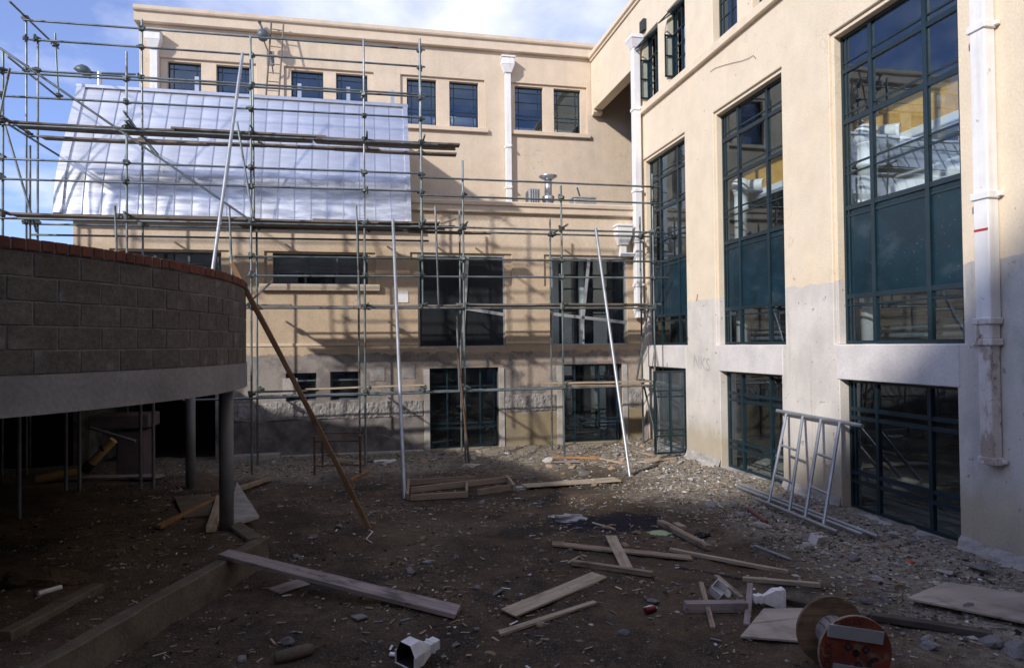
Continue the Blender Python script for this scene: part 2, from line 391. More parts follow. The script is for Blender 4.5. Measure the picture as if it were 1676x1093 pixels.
def glass_mat():
    mt = bpy.data.materials.new('window_glass'); mt.use_nodes = True
    nt = mt.node_tree; nt.nodes.clear(); N = nt.nodes.new; L = nt.links.new
    o = N('ShaderNodeOutputMaterial'); mx = N('ShaderNodeMixShader')
    t = N('ShaderNodeBsdfTransparent'); t.inputs['Color'].default_value = (0.90, 0.94, 0.95, 1)
    g = N('ShaderNodeBsdfGlossy'); g.inputs['Roughness'].default_value = 0.0
    g.inputs['Color'].default_value = (0.70, 0.86, 1.0, 1)
    f = N('ShaderNodeFresnel'); f.inputs['IOR'].default_value = 2.1
    pos = N('ShaderNodeNewGeometry')
    n = N('ShaderNodeTexNoise'); n.inputs['Scale'].default_value = 1.3; n.inputs['Detail'].default_value = 2
    L(pos.outputs['Position'], n.inputs['Vector'])
    b = N('ShaderNodeBump'); b.inputs['Strength'].default_value = 0.10; b.inputs['Distance'].default_value = 0.01
    L(n.outputs[0], b.inputs['Height']); L(b.outputs[0], g.inputs['Normal'])
    dn = N('ShaderNodeTexNoise'); dn.inputs['Scale'].default_value = 2.5; dn.inputs['Detail'].default_value = 8
    L(pos.outputs['Position'], dn.inputs['Vector'])
    dr = N('ShaderNodeMapRange'); dr.inputs['From Min'].default_value = 0.4; dr.inputs['From Max'].default_value = 0.8
    dr.inputs['To Min'].default_value = 0.0; dr.inputs['To Max'].default_value = 0.035
    L(dn.outputs[0], dr.inputs['Value'])
    d = N('ShaderNodeBsdfDiffuse'); d.inputs['Color'].default_value = (0.35, 0.34, 0.31, 1)
    mx2 = N('ShaderNodeMixShader')
    L(dr.outputs[0], mx2.inputs[0]); L(t.outputs[0], mx2.inputs[1]); L(d.outputs[0], mx2.inputs[2])
    bf = N('ShaderNodeMath'); bf.operation = 'SUBTRACT'; bf.inputs[0].default_value = 1.0; L(pos.outputs['Backfacing'], bf.inputs[1])
    fm = N('ShaderNodeMath'); fm.operation = 'MULTIPLY'; L(f.outputs[0], fm.inputs[0]); L(bf.outputs[0], fm.inputs[1])
    L(fm.outputs[0], mx.inputs[0]); L(mx2.outputs[0], mx.inputs[1]); L(g.outputs[0], mx.inputs[2])
    L(mx.outputs[0], o.inputs['Surface'])
    return mt
M['glass'] = glass_mat()
M['smoke'] = mat('dark_mesh_pane', (0.020, 0.023, 0.026), 0.12, var=0.3, scale=3, spec=0.5, stretch=(12, 1, .6))

def soil_col(nt, src, vec):
    x, y, z = xyz(nt, src)
    wob = mth(nt, 'MULTIPLY', nsock(nt, src, 0.7, 0.2, 0.8, seed=3), 2.2)
    right = srange(nt, mth(nt, 'ADD', x, wob), 5.4, 7.6)
    back = srange(nt, mth(nt, 'ADD', y, wob), 15.0, 17.4)
    grav = mth(nt, 'MAXIMUM', right, back)
    soil = mixs(nt, nsock(nt, src, 1.1, 0.35, 0.68, seed=8), (0.088, 0.056, 0.033), (0.036, 0.025, 0.017))
    soil = mixs(nt, mth(nt, 'MULTIPLY', nsock(nt, src, 2.7, 0.5, 0.7, seed=18), 0.6), soil, (0.075, 0.042, 0.022))
    soil = mixs(nt, mth(nt, 'MULTIPLY', nsock(nt, src, 0.45, 0.5, 0.62, seed=41), 0.8), soil, (0.11, 0.08, 0.05))
    soil = mixs(nt, mth(nt, 'MULTIPLY', nsock(nt, src, 0.8, 0.54, 0.64, seed=51), 0.75), soil, (0.016, 0.013, 0.011))
    g = mixs(nt, nsock(nt, src, 9.0, 0.35, 0.65, seed=12), (0.33, 0.285, 0.225), (0.17, 0.145, 0.11))
    c = mixs(nt, mth(nt, 'MULTIPLY', grav, 0.85), soil, g)
    speck = nsock(nt, src, 34.0, 0.60, 0.66, seed=1, detail=3)
    c = mixs(nt, mth(nt, 'MULTIPLY', speck, 0.75), c, (0.13, 0.115, 0.10))
    c = mixs(nt, mth(nt, 'MULTIPLY', nsock(nt, src, 70.0, 0.58, 0.64, seed=71, detail=2), 0.7), c, mixs(nt, grav, (0.15, 0.125, 0.10), (0.36, 0.32, 0.27)))
    c = mixs(nt, mth(nt, 'MULTIPLY', nsock(nt, src, 18.0, 0.60, 0.68, seed=81, detail=4), 0.6), c, (0.017, 0.013, 0.010))
    # oily wet stain in front of the timber heap
    ex = mth(nt, 'DIVIDE', mth(nt, 'SUBTRACT', x, 3.72), 1.25)
    ey = mth(nt, 'DIVIDE', mth(nt, 'SUBTRACT', y, 10.05), 0.75)
    rr = mth(nt, 'ADD', mth(nt, 'MULTIPLY', ex, ex), mth(nt, 'MULTIPLY', ey, ey))
    rr = mth(nt, 'ADD', rr, mth(nt, 'MULTIPLY', nsock(nt, src, 2.2, 0.2, 0.8, seed=7), 1.1))
    st = srange(nt, rr, 1.35, 0.85)
    return mixs(nt, st, c, (0.014, 0.010, 0.018))
M['soil'] = mat('soil', soil_col, 0.95, var=0.25, scale=7, bump=1.0, bscale=26, bdist=0.03, fine=0.3)
M['far'] = mat('far_ground', (0.09, 0.085, 0.075), 0.95, var=0.3, scale=0.3)

# ---------------------------------------------------------------- object helpers
WM = {}
def link(o, parent=None):
    COL.objects.link(o)
    if parent is not None:
        o.parent = parent
        o.matrix_parent_inverse = WM[parent.name].inverted()
    WM[o.name] = o.matrix_basis.copy()
    return o
def tag(o, label=None, cat=None, group=None, kind=None):
    if label: o['label'] = label
    if cat: o['category'] = cat
    if group: o['group'] = group
    if kind: o['kind'] = kind
    return o
def thing(name, label, cat, loc=(0, 0, 0), group=None):
    o = bpy.data.objects.new(name, None)
    o.empty_display_size = 0.2
    o.location = loc
    link(o)
    return tag(o, label, cat, group)
def meshobj(name, verts, faces, mt, parent=None, smooth=False):
    me = bpy.data.meshes.new(name)
    me.from_pydata([tuple(v) for v in verts], [], faces)
    me.update()
    if smooth:
        for p in me.polygons: p.use_smooth = True
    me.materials.append(mt)
    return link(bpy.data.objects.new(name, me), parent)
def bmobj(name, bm, mt, parent=None, smooth=False, mats=None):
    me = bpy.data.meshes.new(name)
    bmesh.ops.recalc_face_normals(bm, faces=bm.faces)
    bm.to_mesh(me); bm.free()
    if smooth:
        for p in me.polygons: p.use_smooth = True
    for q in (mats or [mt]): me.materials.append(q)
    return link(bpy.data.objects.new(name, me), parent)
def bm_box(bm, a, b, bev=0.0, mtx=None):
    lo = Vector((min(a[0], b[0]), min(a[1], b[1]), min(a[2], b[2]))); hi = Vector((max(a[0], b[0]), max(a[1], b[1]), max(a[2], b[2])))
    r = bmesh.ops.create_cube(bm, size=1.0)
    vs = r['verts']
    for v in vs:
        v.co = Vector(((lo.x+hi.x)/2+v.co.x*(hi.x-lo.x), (lo.y+hi.y)/2+v.co.y*(hi.y-lo.y), (lo.z+hi.z)/2+v.co.z*(hi.z-lo.z)))
    if bev:
        es = set(e for v in vs for e in v.link_edges)
        r2 = bmesh.ops.bevel(bm, geom=list(es), offset=bev, segments=1, affect='EDGES', profile=0.5)
        vs = r2['verts']
    if mtx is not None:
        vv = set(vs)
        for v in vv: v.co = mtx @ v.co
    return vs
def box(name, a, b, mt, parent=None, bev=0.008):
    bm = bmesh.new(); bm_box(bm, a, b, bev)
    return bmobj(name, bm, mt, parent)
_unit = {}
def unit(kind, mt):
    k = (kind, mt.name)
    if k not in _unit:
        bm = bmesh.new()
        if kind == 'cube': bmesh.ops.create_cube(bm, size=1.0)
        else: bmesh.ops.create_cone(bm, cap_ends=True, segments=12, radius1=1, radius2=1, depth=1)
        me = bpy.data.meshes.new(kind); bm.to_mesh(me); bm.free()
        if kind == 'cyl':
            for p in me.polygons: p.use_smooth = len(p.vertices) == 4
        me.materials.append(mt); _unit[k] = me
    return _unit[k]
def ub(name, a, b, mt, parent=None):
    """a plain bar or pane: the shared unit cube, scaled"""
    o = bpy.data.objects.new(name, unit('cube', mt))
    o.location = [(a[i]+b[i])/2 for i in range(3)]
    o.scale = [abs(b[i]-a[i]) for i in range(3)]
    return link(o, parent)
def tube(name, p, q, r, mt, parent=None):
    p, q = Vector(p), Vector(q); d = q-p
    o = bpy.data.objects.new(name, unit('cyl', mt))
    o.matrix_basis = Matrix.Translation((p+q)/2) @ d.to_track_quat('Z', 'Y').to_matrix().to_4x4() @ Matrix.Diagonal((r, r, d.length, 1))
    return link(o, parent)
def lathe(name, prof, loc, mt, parent=None, seg=20, rot=None):
    vs, fs = [], []
    for (r, z) in prof:
        for i in range(seg):
            a = 2*math.pi*i/seg; vs.append((r*math.cos(a), r*math.sin(a), z))
    for j in range(len(prof)-1):
        for i in range(seg):
            fs.append((j*seg+i, j*seg+(i+1) % seg, (j+1)*seg+(i+1) % seg, (j+1)*seg+i))
    fs.append(tuple(range(seg))[::-1]); fs.append(tuple((len(prof)-1)*seg+i for i in range(seg)))
    me = bpy.data.meshes.new(name); me.from_pydata(vs, [], fs); me.update()
    for p in me.polygons: p.use_smooth = len(p.vertices) == 4
    me.materials.append(mt)
    o = bpy.data.objects.new(name, me); o.location = loc
    if rot is not None: o.rotation_euler = rot
    return link(o, parent)
def extrude_profile(name, prof, axis, a, b, mt, parent=None):
    """closed profile (two coords) swept along X or Y"""
    vs = []
    for t in (a, b):
        for (u, z) in prof:
            vs.append((t, u, z) if axis == 'x' else (u, t, z))
    n = len(prof)
    fs = [(i, (i+1) % n, n+(i+1) % n, n+i) for i in range(n)] + [tuple(range(n))[::-1], tuple(range(n, 2*n))]
    bm = bmesh.new()
    bv = [bm.verts.new(v) for v in vs]
    for f in fs: bm.faces.new([bv[i] for i in f])
    return bmobj(name, bm, mt, parent)
def wall(name, O, U, Nn, u0, u1, z0, z1, holes, depth, mt, parent=None, bev=0.012):
    """wall slab with real openings; O+u*U+z*Z is its outer face, Nn points outwards; hole = (u0,u1,z0,z1)"""
    O, U, Nn = Vector(O), Vector(U), Vector(Nn); Z = Vector((0, 0, 1))
    us = sorted(set([u0, u1]+[h for q in holes for h in q[:2] if u0 < h < u1]))
    zs = sorted(set([z0, z1]+[h for q in holes for h in q[2:] if z0 < h < z1]))
    bm = bmesh.new()
    cache = {}
    def V(u, z, d):
        k = (round(u, 4), round(z, 4), d)
        if k not in cache: cache[k] = bm.verts.new(O+U*u+Z*z-Nn*d)
        return cache[k]
    def solid(i, j):
        if i < 0 or j < 0 or i >= len(us)-1 or j >= len(zs)-1: return False
        cu, cz = (us[i]+us[i+1])/2, (zs[j]+zs[j+1])/2
        return not any(h[0] < cu < h[1] and h[2] < cz < h[3] for h in holes)
    for i in range(len(us)-1):
        for j in range(len(zs)-1):
            if not solid(i, j): continue
            a, b, c, d = us[i], us[i+1], zs[j], zs[j+1]
            bm.faces.new((V(a, c, 0), V(b, c, 0), V(b, d, 0), V(a, d, 0)))
            bm.faces.new((V(a, d, depth), V(b, d, depth), V(b, c, depth), V(a, c, depth)))
            if not solid(i-1, j): bm.faces.new((V(a, c, 0), V(a, d, 0), V(a, d, depth), V(a, c, depth)))
            if not solid(i+1, j): bm.faces.new((V(b, c, 0), V(b, c, depth), V(b, d, depth), V(b, d, 0)))
            if not solid(i, j-1): bm.faces.new((V(a, c, 0), V(a, c, depth), V(b, c, depth), V(b, c, 0)))
            if not solid(i, j+1): bm.faces.new((V(a, d, 0), V(b, d, 0), V(b, d, depth), V(a, d, depth)))
    o = bmobj(name, bm, mt, parent)
    if bev:
        md = o.modifiers.new('bevel', 'BEVEL'); md.width = bev; md.segments = 1; md.limit_method = 'ANGLE'; md.angle_limit = R(40)
    return o
def frame_grid(name, parent, place, u0, u1, z0, z1, vthick, vthin, hthick, hthin, panes, label=None, fw=0.05, tk=0.055, tn=0.028,
               dep=0.05, fmat=None, panemats=None, skip=()):
    """steel window: mesh frame (a part) with its panes and glazing bars as sub-parts.
    place(u, d, z) -> world point; d = distance behind the outer frame face"""
    fmat = fmat or M['teal']
    bm = bmesh.new()
    def bb(ua, ub_, za, zb, da, db):
        bm_box(bm, place(ua, da, za), place(ub_, db, zb))
    bb(u0, u0+fw, z0, z1, 0, dep); bb(u1-fw, u1, z0, z1, 0, dep)
    bb(u0+fw, u1-fw, z0, z0+fw, 0.001, dep); bb(u0+fw, u1-fw, z1-fw, z1, 0.001, dep)
    w = bmobj(name, bm, fmat, parent)
    if label: w['label'] = label
    def bar(ua, ub_, za, zb, da, db):
        ub('glazing_bar', place(ua, da, za), place(ub_, db, zb), fmat, w)
    for v in vthick: bar(v-tk/2, v+tk/2, z0+fw, z1-fw, -0.012, dep)
    for h in hthick: bar(u0+fw, u1-fw, h-tk/2, h+tk/2, -0.006, dep-0.004)
    for v in vthin: bar(v-tn/2, v+tn/2, z0+fw, z1-fw, 0.003, dep-0.01)
    for h in hthin: bar(u0+fw, u1-fw, h-tn/2, h+tn/2, 0.006, dep-0.012)
    us = [u0+fw]+sorted(vthick)+[u1-fw]
    zs = [z0+fw]+sorted(panes)+[z1-fw]
    for i in range(len(us)-1):
        for j in range(len(zs)-1):
            if (i, j) in skip: continue
            pm = M['glass']
            if panemats and j in panemats: pm = panemats[j]
            nm = 'pane' if pm is M['glass'] else 'panel'
            p = ub(nm, place(us[i]+0.004, 0.022, zs[j]+0.004), place(us[i+1]-0.004, 0.028, zs[j+1]-0.004), pm, w)
            p.rotation_euler = (random.gauss(0, 0.0022), random.gauss(0, 0.0022), random.gauss(0, 0.0022))
    return w

# ---------------------------------------------------------------- ground
def build_ground():
    x0, x1, y0, y1, s = -12.0, 8.0, -4.0, 18.2, 0.06
    nx, ny = int((x1-x0)/s), int((y1-y0)/s)
    vs = []
    for j in range(ny+1):
        for i in range(nx+1):
            x, y = x0+(x1-x0)*i/nx, y0+(y1-y0)*j/ny
            vs.append((x, y, gh(x, y)))
    fs = [(j*(nx+1)+i, j*(nx+1)+i+1, (j+1)*(nx+1)+i+1, (j+1)*(nx+1)+i) for j in range(ny) for i in range(nx)]
    g = meshobj('ground', vs, fs, M['soil'], smooth=True)
    tag(g, kind='structure')
    f = meshobj('surrounding_ground', [(-500, -500, -0.45), (500, -500, -0.45), (500, 500, -0.45), (-500, 500, -0.45)], [(0, 1, 2, 3)], M['far'])
    tag(f, kind='structure')
build_ground()

# ---------------------------------------------------------------- right-hand building
WX, GX = 7.5, 7.7
rb = thing('plaster_building', 'cream plastered building along the right with tall teal-framed windows and bare concrete base', 'building', (WX, 8, 0))
tall = [(7.30, 9.66), (11.10, 13.48), (14.98, 17.32)]
low = [(7.38, 9.62), (11.18, 13.42), (15.04, 17.24)]
upp = [(10.95, 11.95), (12.50, 13.50), (14.80, 15.78), (16.33, 17.32)]
holes = []
ST = 0.07
for a, b in tall: holes.append((a-ST, b+ST, 2.75, 7.79+ST))
for a, b in low: holes.append((a, b, 0.10, 2.18))
for a, b in upp: holes.append((a, b, 9.32, 11.2))
holes.append((17.9, 21.9, -0.6, 10.66))
wall('wall', (WX, 0, 0), (0, 1, 0), (-1, 0, 0), -6, 21.66, -0.6, 12.34, holes, 0.32, M['right'], rb)
def place_r(u, d, z): return Vector((GX-0.03+d, u, z))
for k, (a, b) in enumerate(tall):
    # stepped plaster margin round the opening
    wall('window_surround', (WX+0.045, 0, 0), (0, 1, 0), (-1, 0, 0), a-ST+0.002, b+ST-0.002, 2.752, 7.79+ST-0.002, [(a, b, 2.0, 7.79)], 0.22, M['right'], rb, bev=0.006)
    c = (a+b)/2
    frame_grid('tall_window', rb, place_r, a, b, 2.76, 7.79, [c-0.52, c+0.52], [c-1.06, c+1.06], [3.52, 4.96, 6.37, 7.2], [3.38, 4.83, 5.52, 5.66, 6.50, 7.34],
               [3.52, 4.96, 6.37, 7.2], panemats={1: M['spand']}, tk=0.075)
for k, (a, b) in enumerate(low):
    c = (a+b)/2
    frame_grid('lower_window', rb, place_r, a, b, 0.11, 2.18, [c-0.5, c+0.5], [c-1.04, c+1.04] if k else [c-1.0, c+1.0], [1.71, 1.57, 0.69, 0.55], [],
               [0.62, 1.64], tk=0.06, skip=[(0, 0), (0, 1), (0, 2), (1, 0), (1, 1), (1, 2), (2, 0), (2, 1), (2, 2)] if k == 2 else ())
for k, (a, b) in enumerate(upp):
    frame_grid('upper_window', rb, place_r, a, b, 9.33, 11.2, [(a+b)/2], [a+0.16, b-0.16], [10.62], [9.9, 10.25],
               [10.62], tk=0.045, skip=[(1, 0), (0, 1), (1, 1)] if k > 1 else ())
    if k > 1:
        # side-hung leaf opened square to the wall, top light propped out
        bm = bmesh.new()
        y = b-0.05
        for (p, q) in (((7.20, y, 9.52), (7.235, y+0.03, 10.60)), ((7.62, y, 9.52), (7.655, y+0.03, 10.60)), ((7.235, y, 9.52), (7.62, y+0.03, 9.56)), ((7.235, y, 10.56), (7.62, y+0.03, 10.60)), ((7.235, y, 10.05), (7.62, y+0.03, 10.08))):
            bm_box(bm, (max(p[0], 7.42) if p[0] < 7.3 else p[0], p[1], p[2]), (7.455 if q[0] < 7.3 else q[0], q[1], q[2]))
        lf = bmobj('open_casement', bm, M['teal'], rb)
        ub('pane', (7.456, y+0.012, 9.561), (7.619, y+0.018, 10.559), M['glass'], lf)
        bm = bmesh.new()
        t = Matrix.Translation((7.64, (a+b)/2, 11.16)) @ Matrix.Rotation(R(52), 4, 'Y')
        w2 = (b-a)/2-0.05
        for (p, q) in (((-0.015, -w2, -0.5), (0.015, -w2+0.035, 0)), ((-0.015, w2-0.035, -0.5), (0.015, w2, 0)), ((-0.015, -w2+0.035, -0.5), (0.015, w2-0.035, -0.465)), ((-0.015, -w2+0.035, -0.035), (0.015, w2-0.035, 0))):
            bm_box(bm, p, q, mtx=t)
        tl = bmobj('open_top_light', bm, M['teal'], rb)
        pn = bpy.data.objects.new('pane', unit('cube', M['glass']))
        pn.matrix_basis = t @ Matrix.Translation((0, 0, -0.25)) @ Matrix.Diagonal((0.006, 2*w2-0.075, 0.42, 1))
        link(pn, tl)
ub('blind', (7.86, 16.50, 9.6), (7.90, 17.25, 10.75), M['curtain'], rb)
for (y0_, y1_) in ((14.9, 15.1), (15.25, 15.4), (15.55, 15.72)):
    ub('curtain', (7.95, y0_, 9.35), (7.98, y1_, 11.1), M['curtain'], rb)
# sill course, cornice, lintels, plinth
box('sill_course', (WX-0.10, -6, 9.10), (WX+0.02, 17.86, 9.30), M['cream'], rb, 0.015)
extrude_profile('cornice', [(WX+0.4, 12.34), (WX-0.05, 12.34), (WX-0.05, 12.40), (WX-0.11, 12.43), (WX-0.11, 12.56), (WX-0.06, 12.62), (WX+0.4, 12.62)], 'y', -6, 21.64, M['cream'], rb)
for (a, b) in low:
    box('lintel', (WX-0.012, a-0.05, 2.184), (WX+0.2, b+0.05, 2.742), M['lint'], rb, 0.01)
# haunched bracket at the far end of the bridging beam
for (ya, yb, zt) in ((21.42, 21.66, 10.52), (17.9, 18.12, 10.56)):
    extrude_profile('beam_bracket', [(ya, 10.66), (ya, zt+0.06), (ya+0.06, zt), (yb-0.06 if ya < 20 else yb, zt), (yb, zt+0.04), (yb, 10.66)], 'x', WX+0.004, WX+0.31, M['cream'], rb)
ys = [(9.62, 11.18), (13.42, 15.04), (-6.0, 7.38)]
for (a, b) in ys:      # rough footing that spreads where the plinth meets the ground
    vs, fs = [], []
    n = max(6, int((b-a)/0.09))
    for i in range(n+1):
        y = a+0.01+(b-a-0.02)*i/n
        for (o_, z_) in ((0.004, 0.27), (0.022, 0.22), (0.045, 0.15), (0.10, 0.07), (0.24, -0.1)):
            k = 0.05*noise.noise((y*2.5, z_*9, 3))+0.02*noise.noise((y*9, z_*30, 7))
            vs.append((WX-o_-k*(o_ > 0.02), y, z_+0.5*k))
    for i in range(n):
        for j in range(4): fs.append((i*5+j, i*5+j+1, i*5+j+6, i*5+j+5))
    meshobj('footing', vs, fs, M['conc'], rb)
# broken sill edges below the lower windows
for (a, b) in low:
    n = 22; vs, fs = [], []
    for i in range(n+1):
        y = a+(b-a)*i/n
        for (o_, z_) in ((-0.18, 0.108), (0.0, 0.105), (0.07, 0.06), (0.22, -0.15)):
            k = 0.05*noise.noise((y*4, o_*6, 11))
            vs.append((WX-o_+k*(o_ >= 0), y, z_+0.4*k*(o_ > 0)))
    for i in range(n):
        for j in range(3): fs.append((i*4+j, i*4+j+1, i*4+j+5, i*4+j+4))
    meshobj('sill', vs, fs, M['conc'], rb)
# rooms behind the glass
box('floor_slab', (7.82, -6, 2.25), (13, 17.7, 2.60), M['floorin'], rb, 0)
box('basement_floor', (7.82, -6, -0.3), (13, 17.7, 0.02), M['floorin'], rb, 0)
box('ceiling_slab', (7.82, -6, 8.3), (13, 17.7, 8.6), M['ceil'], rb, 0)
box('top_floor_slab', (7.82, -6, 8.62), (13, 17.7, 9.0), M['inside'], rb, 0)
box('roof_slab', (7.82, -6, 11.6), (13, 21.6, 12.0), M['inside'], rb, 0)
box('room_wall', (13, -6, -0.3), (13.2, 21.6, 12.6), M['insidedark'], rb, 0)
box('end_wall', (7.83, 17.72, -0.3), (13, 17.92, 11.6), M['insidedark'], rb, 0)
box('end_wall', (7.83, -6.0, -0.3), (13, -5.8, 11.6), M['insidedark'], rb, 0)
for y in (6.6, 10.4, 14.2):
    box('room_pier', (7.83, y-0.15, 2.6), (8.1, y+0.15, 8.3), M['inside'], rb, 0.01)
box('yellow_bulkhead', (8.5, 4.5, 6.15), (8.56, 16.5, 6.80), M['osb'], rb, 0.004)
box('white_beam', (8.44, 4.5, 5.93), (8.70, 16.5, 6.145), M['duct'], rb, 0.01)
box('white_lining', (8.9, 8.0, 2.62), (8.96, 11.4, 6.02), M['duct'], rb, 0)
box('partition', (11.6, 2.0, 2.6), (11.7, 9.0, 6.2), M['inside'], rb, 0)
box('basement_column', (9.6, 8.6, 0.02), (9.95, 8.95, 2.25), M['orange'], rb, 0.01)
box('basement_column', (9.8, 12.8, 0.02), (10.15, 13.1, 2.25), M['inside'], rb, 0.01)
for (px, py, pt) in ((1420, 300, 203), (1213, 330, 292)):
    p = onx(px, py, 8.12); zt = onx(px, pt, 8.12).z
    o = lathe('duct_column', [(0.15, 2.6), (0.15, zt-0.72), (0.165, zt-0.71), (0.165, zt-0.66), (0.15, zt-0.65), (0.15, zt-0.36), (0.165, zt-0.35), (0.165, zt-0.31), (0.15, zt-0.30), (0.13, zt-0.2)], (p.x, p.y, 0), M['duct'], rb)
    lathe('duct_elbow', [(0.03+0.19*math.sin(math.pi*k_/8)*(1 if k_ < 8 else 0), -0.19*math.cos(math.pi*k_/8)) for k_ in range(9)], (p.x, p.y, zt-0.19), M['duct'], rb)
    tube('duct', (p.x+0.1, p.y, zt-0.19), (p.x+0.35, p.y-0.35, zt-0.21), 0.15, M['duct'], rb)

# pipes stacked behind the lower strip of the tall windows
pst = thing('pipe_stack', 'rack of stacked grey pipes seen through the low strip of the nearest tall window', 'pipes', (8.35, 8.5, 2.6))
for i in range(7):
    tube('pipe', (8.3+0.05*(i % 2), 7.0, 2.66+0.11*i), (8.3+0.05*(i % 2), 9.9, 2.66+0.11*i), 0.045, M['slate'], pst)
for y in (7.9, 9.2): ub('rack_post', (8.38, y, 2.6), (8.42, y+0.05, 3.5), M['alframe'], pst)
pst = thing('pipe_stack', 'rack of stacked grey pipes seen through the low strip of the middle tall window', 'pipes', (8.35, 12.4, 2.6))
for i in range(6):
    tube('pipe', (8.3+0.05*(i % 2), 11.2, 2.66+0.11*i), (8.3+0.05*(i % 2), 13.6, 2.66+0.11*i), 0.045, M['slate'], pst)
ub('rack_post', (8.38, 12.6, 2.6), (8.42, 12.65, 3.5), M['alframe'], pst)

# rainwater pipes on the right building
def downpipe(parent, x0, x1, y0, y1, z0, z1, collars, mt, name='downpipe'):
    o = box(name, (x0, y0, z0), (x1, y1, z1), mt, parent, 0.012)
    for z in collars:
        box('collar', (x0-0.02, y0-0.025, z-0.045), (x1+0.002, y1+0.025, z+0.045), mt, o, 0.008)
        box('lug', (x1-0.05, y0-0.075, z-0.025), (x1+0.001, y0-0.024, z+0.025), mt, o, 0.006)
    return o
downpipe(rb, 7.33, 7.49, 6.72, 6.93, 3.02, 12.3, [4.55, 6.62, 8.8], M['white'])
pl = downpipe(rb, 7.34, 7.49, 6.745, 6.92, 1.30, 2.74, [1.33], M['oldwhite'])
pc = box('pipe_offset', (7.335, 6.725, 2.80), (7.488, 6.94, 3.0), M['oldwhite'], rb, 0.02)
box('collar', (7.31, 6.695, 2.985), (7.489, 6.965, 3.06), M['oldwhite'], pc, 0.008)
box('collar', (7.31, 6.695, 2.73), (7.489, 6.965, 2.81), M['oldwhite'], pc, 0.008)
pr = downpipe(rb, 7.22, 7.42, 17.30, 17.52, 3.5, 10.95, [9.25, 7.0, 5.6, 4.4, 3.75], M['white'])
bm = bmesh.new()
def frustum(bm, c0, s0, c1, s1):
    vs = [bm.verts.new((c[0]+sx*s[0]/2, c[1]+sy*s[1]/2, c[2])) for c, s in ((c0, s0), (c1, s1)) for sx, sy in ((-1, -1), (1, -1), (1, 1), (-1, 1))]
    for f in ((3, 2, 1, 0), (4, 5, 6, 7), (0, 1, 5, 4), (1, 2, 6, 5), (2, 3, 7, 6), (3, 0, 4, 7)): bm.faces.new([vs[i] for i in f])
frustum(bm, (7.33, 17.41, 10.94), (0.24, 0.26), (7.31, 17.41, 11.16), (0.36, 0.42))
bm_box(bm, (7.12, 17.18, 11.162), (7.49, 17.64, 11.26), 0.01)
bmobj('hopper', bm, M['white'], pr)
box('hole', (7.40, 17.02, 11.32), (7.497, 17.28, 11.62), M['insidedark'], rb, 0)

# marks on the wall
def text(name, s, size, mtx, mt, parent, ext=0.0):
    cu = bpy.data.curves.new(name, 'FONT'); cu.body = s; cu.size = size; cu.align_x = 'CENTER'; cu.align_y = 'CENTER'; cu.extrude = ext
    tmp = bpy.data.objects.new(name, cu); COL.objects.link(tmp)
    dg = bpy.context.evaluated_depsgraph_get(); dg.update()
    me = bpy.data.meshes.new_from_object(tmp.evaluated_get(dg))
    bpy.data.objects.remove(tmp)
    me.materials.clear(); me.materials.append(mt)
    o = bpy.data.objects.new(name, me); o.matrix_basis = mtx
    return link(o, parent)
FR = Matrix(((0, 0, -1), (-1, 0, 0), (0, 1, 0))).to_4x4()     # text facing -X
p = onx(1148, 595, WX-0.003)
text('graffiti', 'NKS', 0.42, Matrix.Translation(p) @ FR @ Matrix.Rotation(R(-6), 4, 'Z'), M['graff'], rb)
for (x, y, l, a) in ((1141, 487, 0.16, 20), (1610, 404, 0.0, 0)):
    if l:
        p = onx(x, y, WX-0.003)
        mk = bpy.data.objects.new('red_mark', unit('cube', M['redmark'])); mk.matrix_basis = Matrix.Translation(p) @ Matrix.Rotation(R(a), 4, 'X') @ Matrix.Diagonal((0.004, 0.03, l, 1)); link(mk, rb)
ub('red_mark', (7.326, 6.73, 4.12), (7.331, 6.92, 4.15), M['redmark'], rb)
# loose wire on the wall
def curve_tube(name, pts, r, mt, parent=None):
    cu = bpy.data.curves.new(name, 'CURVE'); cu.dimensions = '3D'; cu.bevel_depth = r; cu.bevel_resolution = 1
    sp = cu.splines.new('POLY'); sp.points.add(len(pts)-1)
    for i, q in enumerate(pts): sp.points[i].co = (*q, 1)
    tmp = bpy.data.objects.new(name, cu); COL.objects.link(tmp)
    dg = bpy.context.evaluated_depsgraph_get(); dg.update()
    me = bpy.data.meshes.new_from_object(tmp.evaluated_get(dg)); bpy.data.objects.remove(tmp)
    me.materials.clear(); me.materials.append(mt)
    for q in me.polygons: q.use_smooth = True
    return link(bpy.data.objects.new(name, me), parent)
curve_tube('loose_wire', [onx(x, y, WX-0.015) for x, y in ((1162, 118), (1170, 112), (1185, 107), (1200, 103), (1214, 100), (1225, 96), (1233, 91), (1237, 96))], 0.0045, M['rust'], rb)

# open steel casement standing square to the wall in the third lower bay
leaf = None
YL = 15.06
pa, pb_ = ony(1072, 745, YL), ony(1126, 745, YL)
def place_l(u, d, z): return Vector((u, YL+d, z))
frame_grid('open_glazed_door', rb, place_l, pa.x, pb_.x, pa.z+0.02, 2.14, [(pa.x+pb_.x)/2+0.0], [], [1.66, 1.52, 0.72, 0.58], [], [0.65, 1.59], tk=0.04, fw=0.045, dep=0.04)

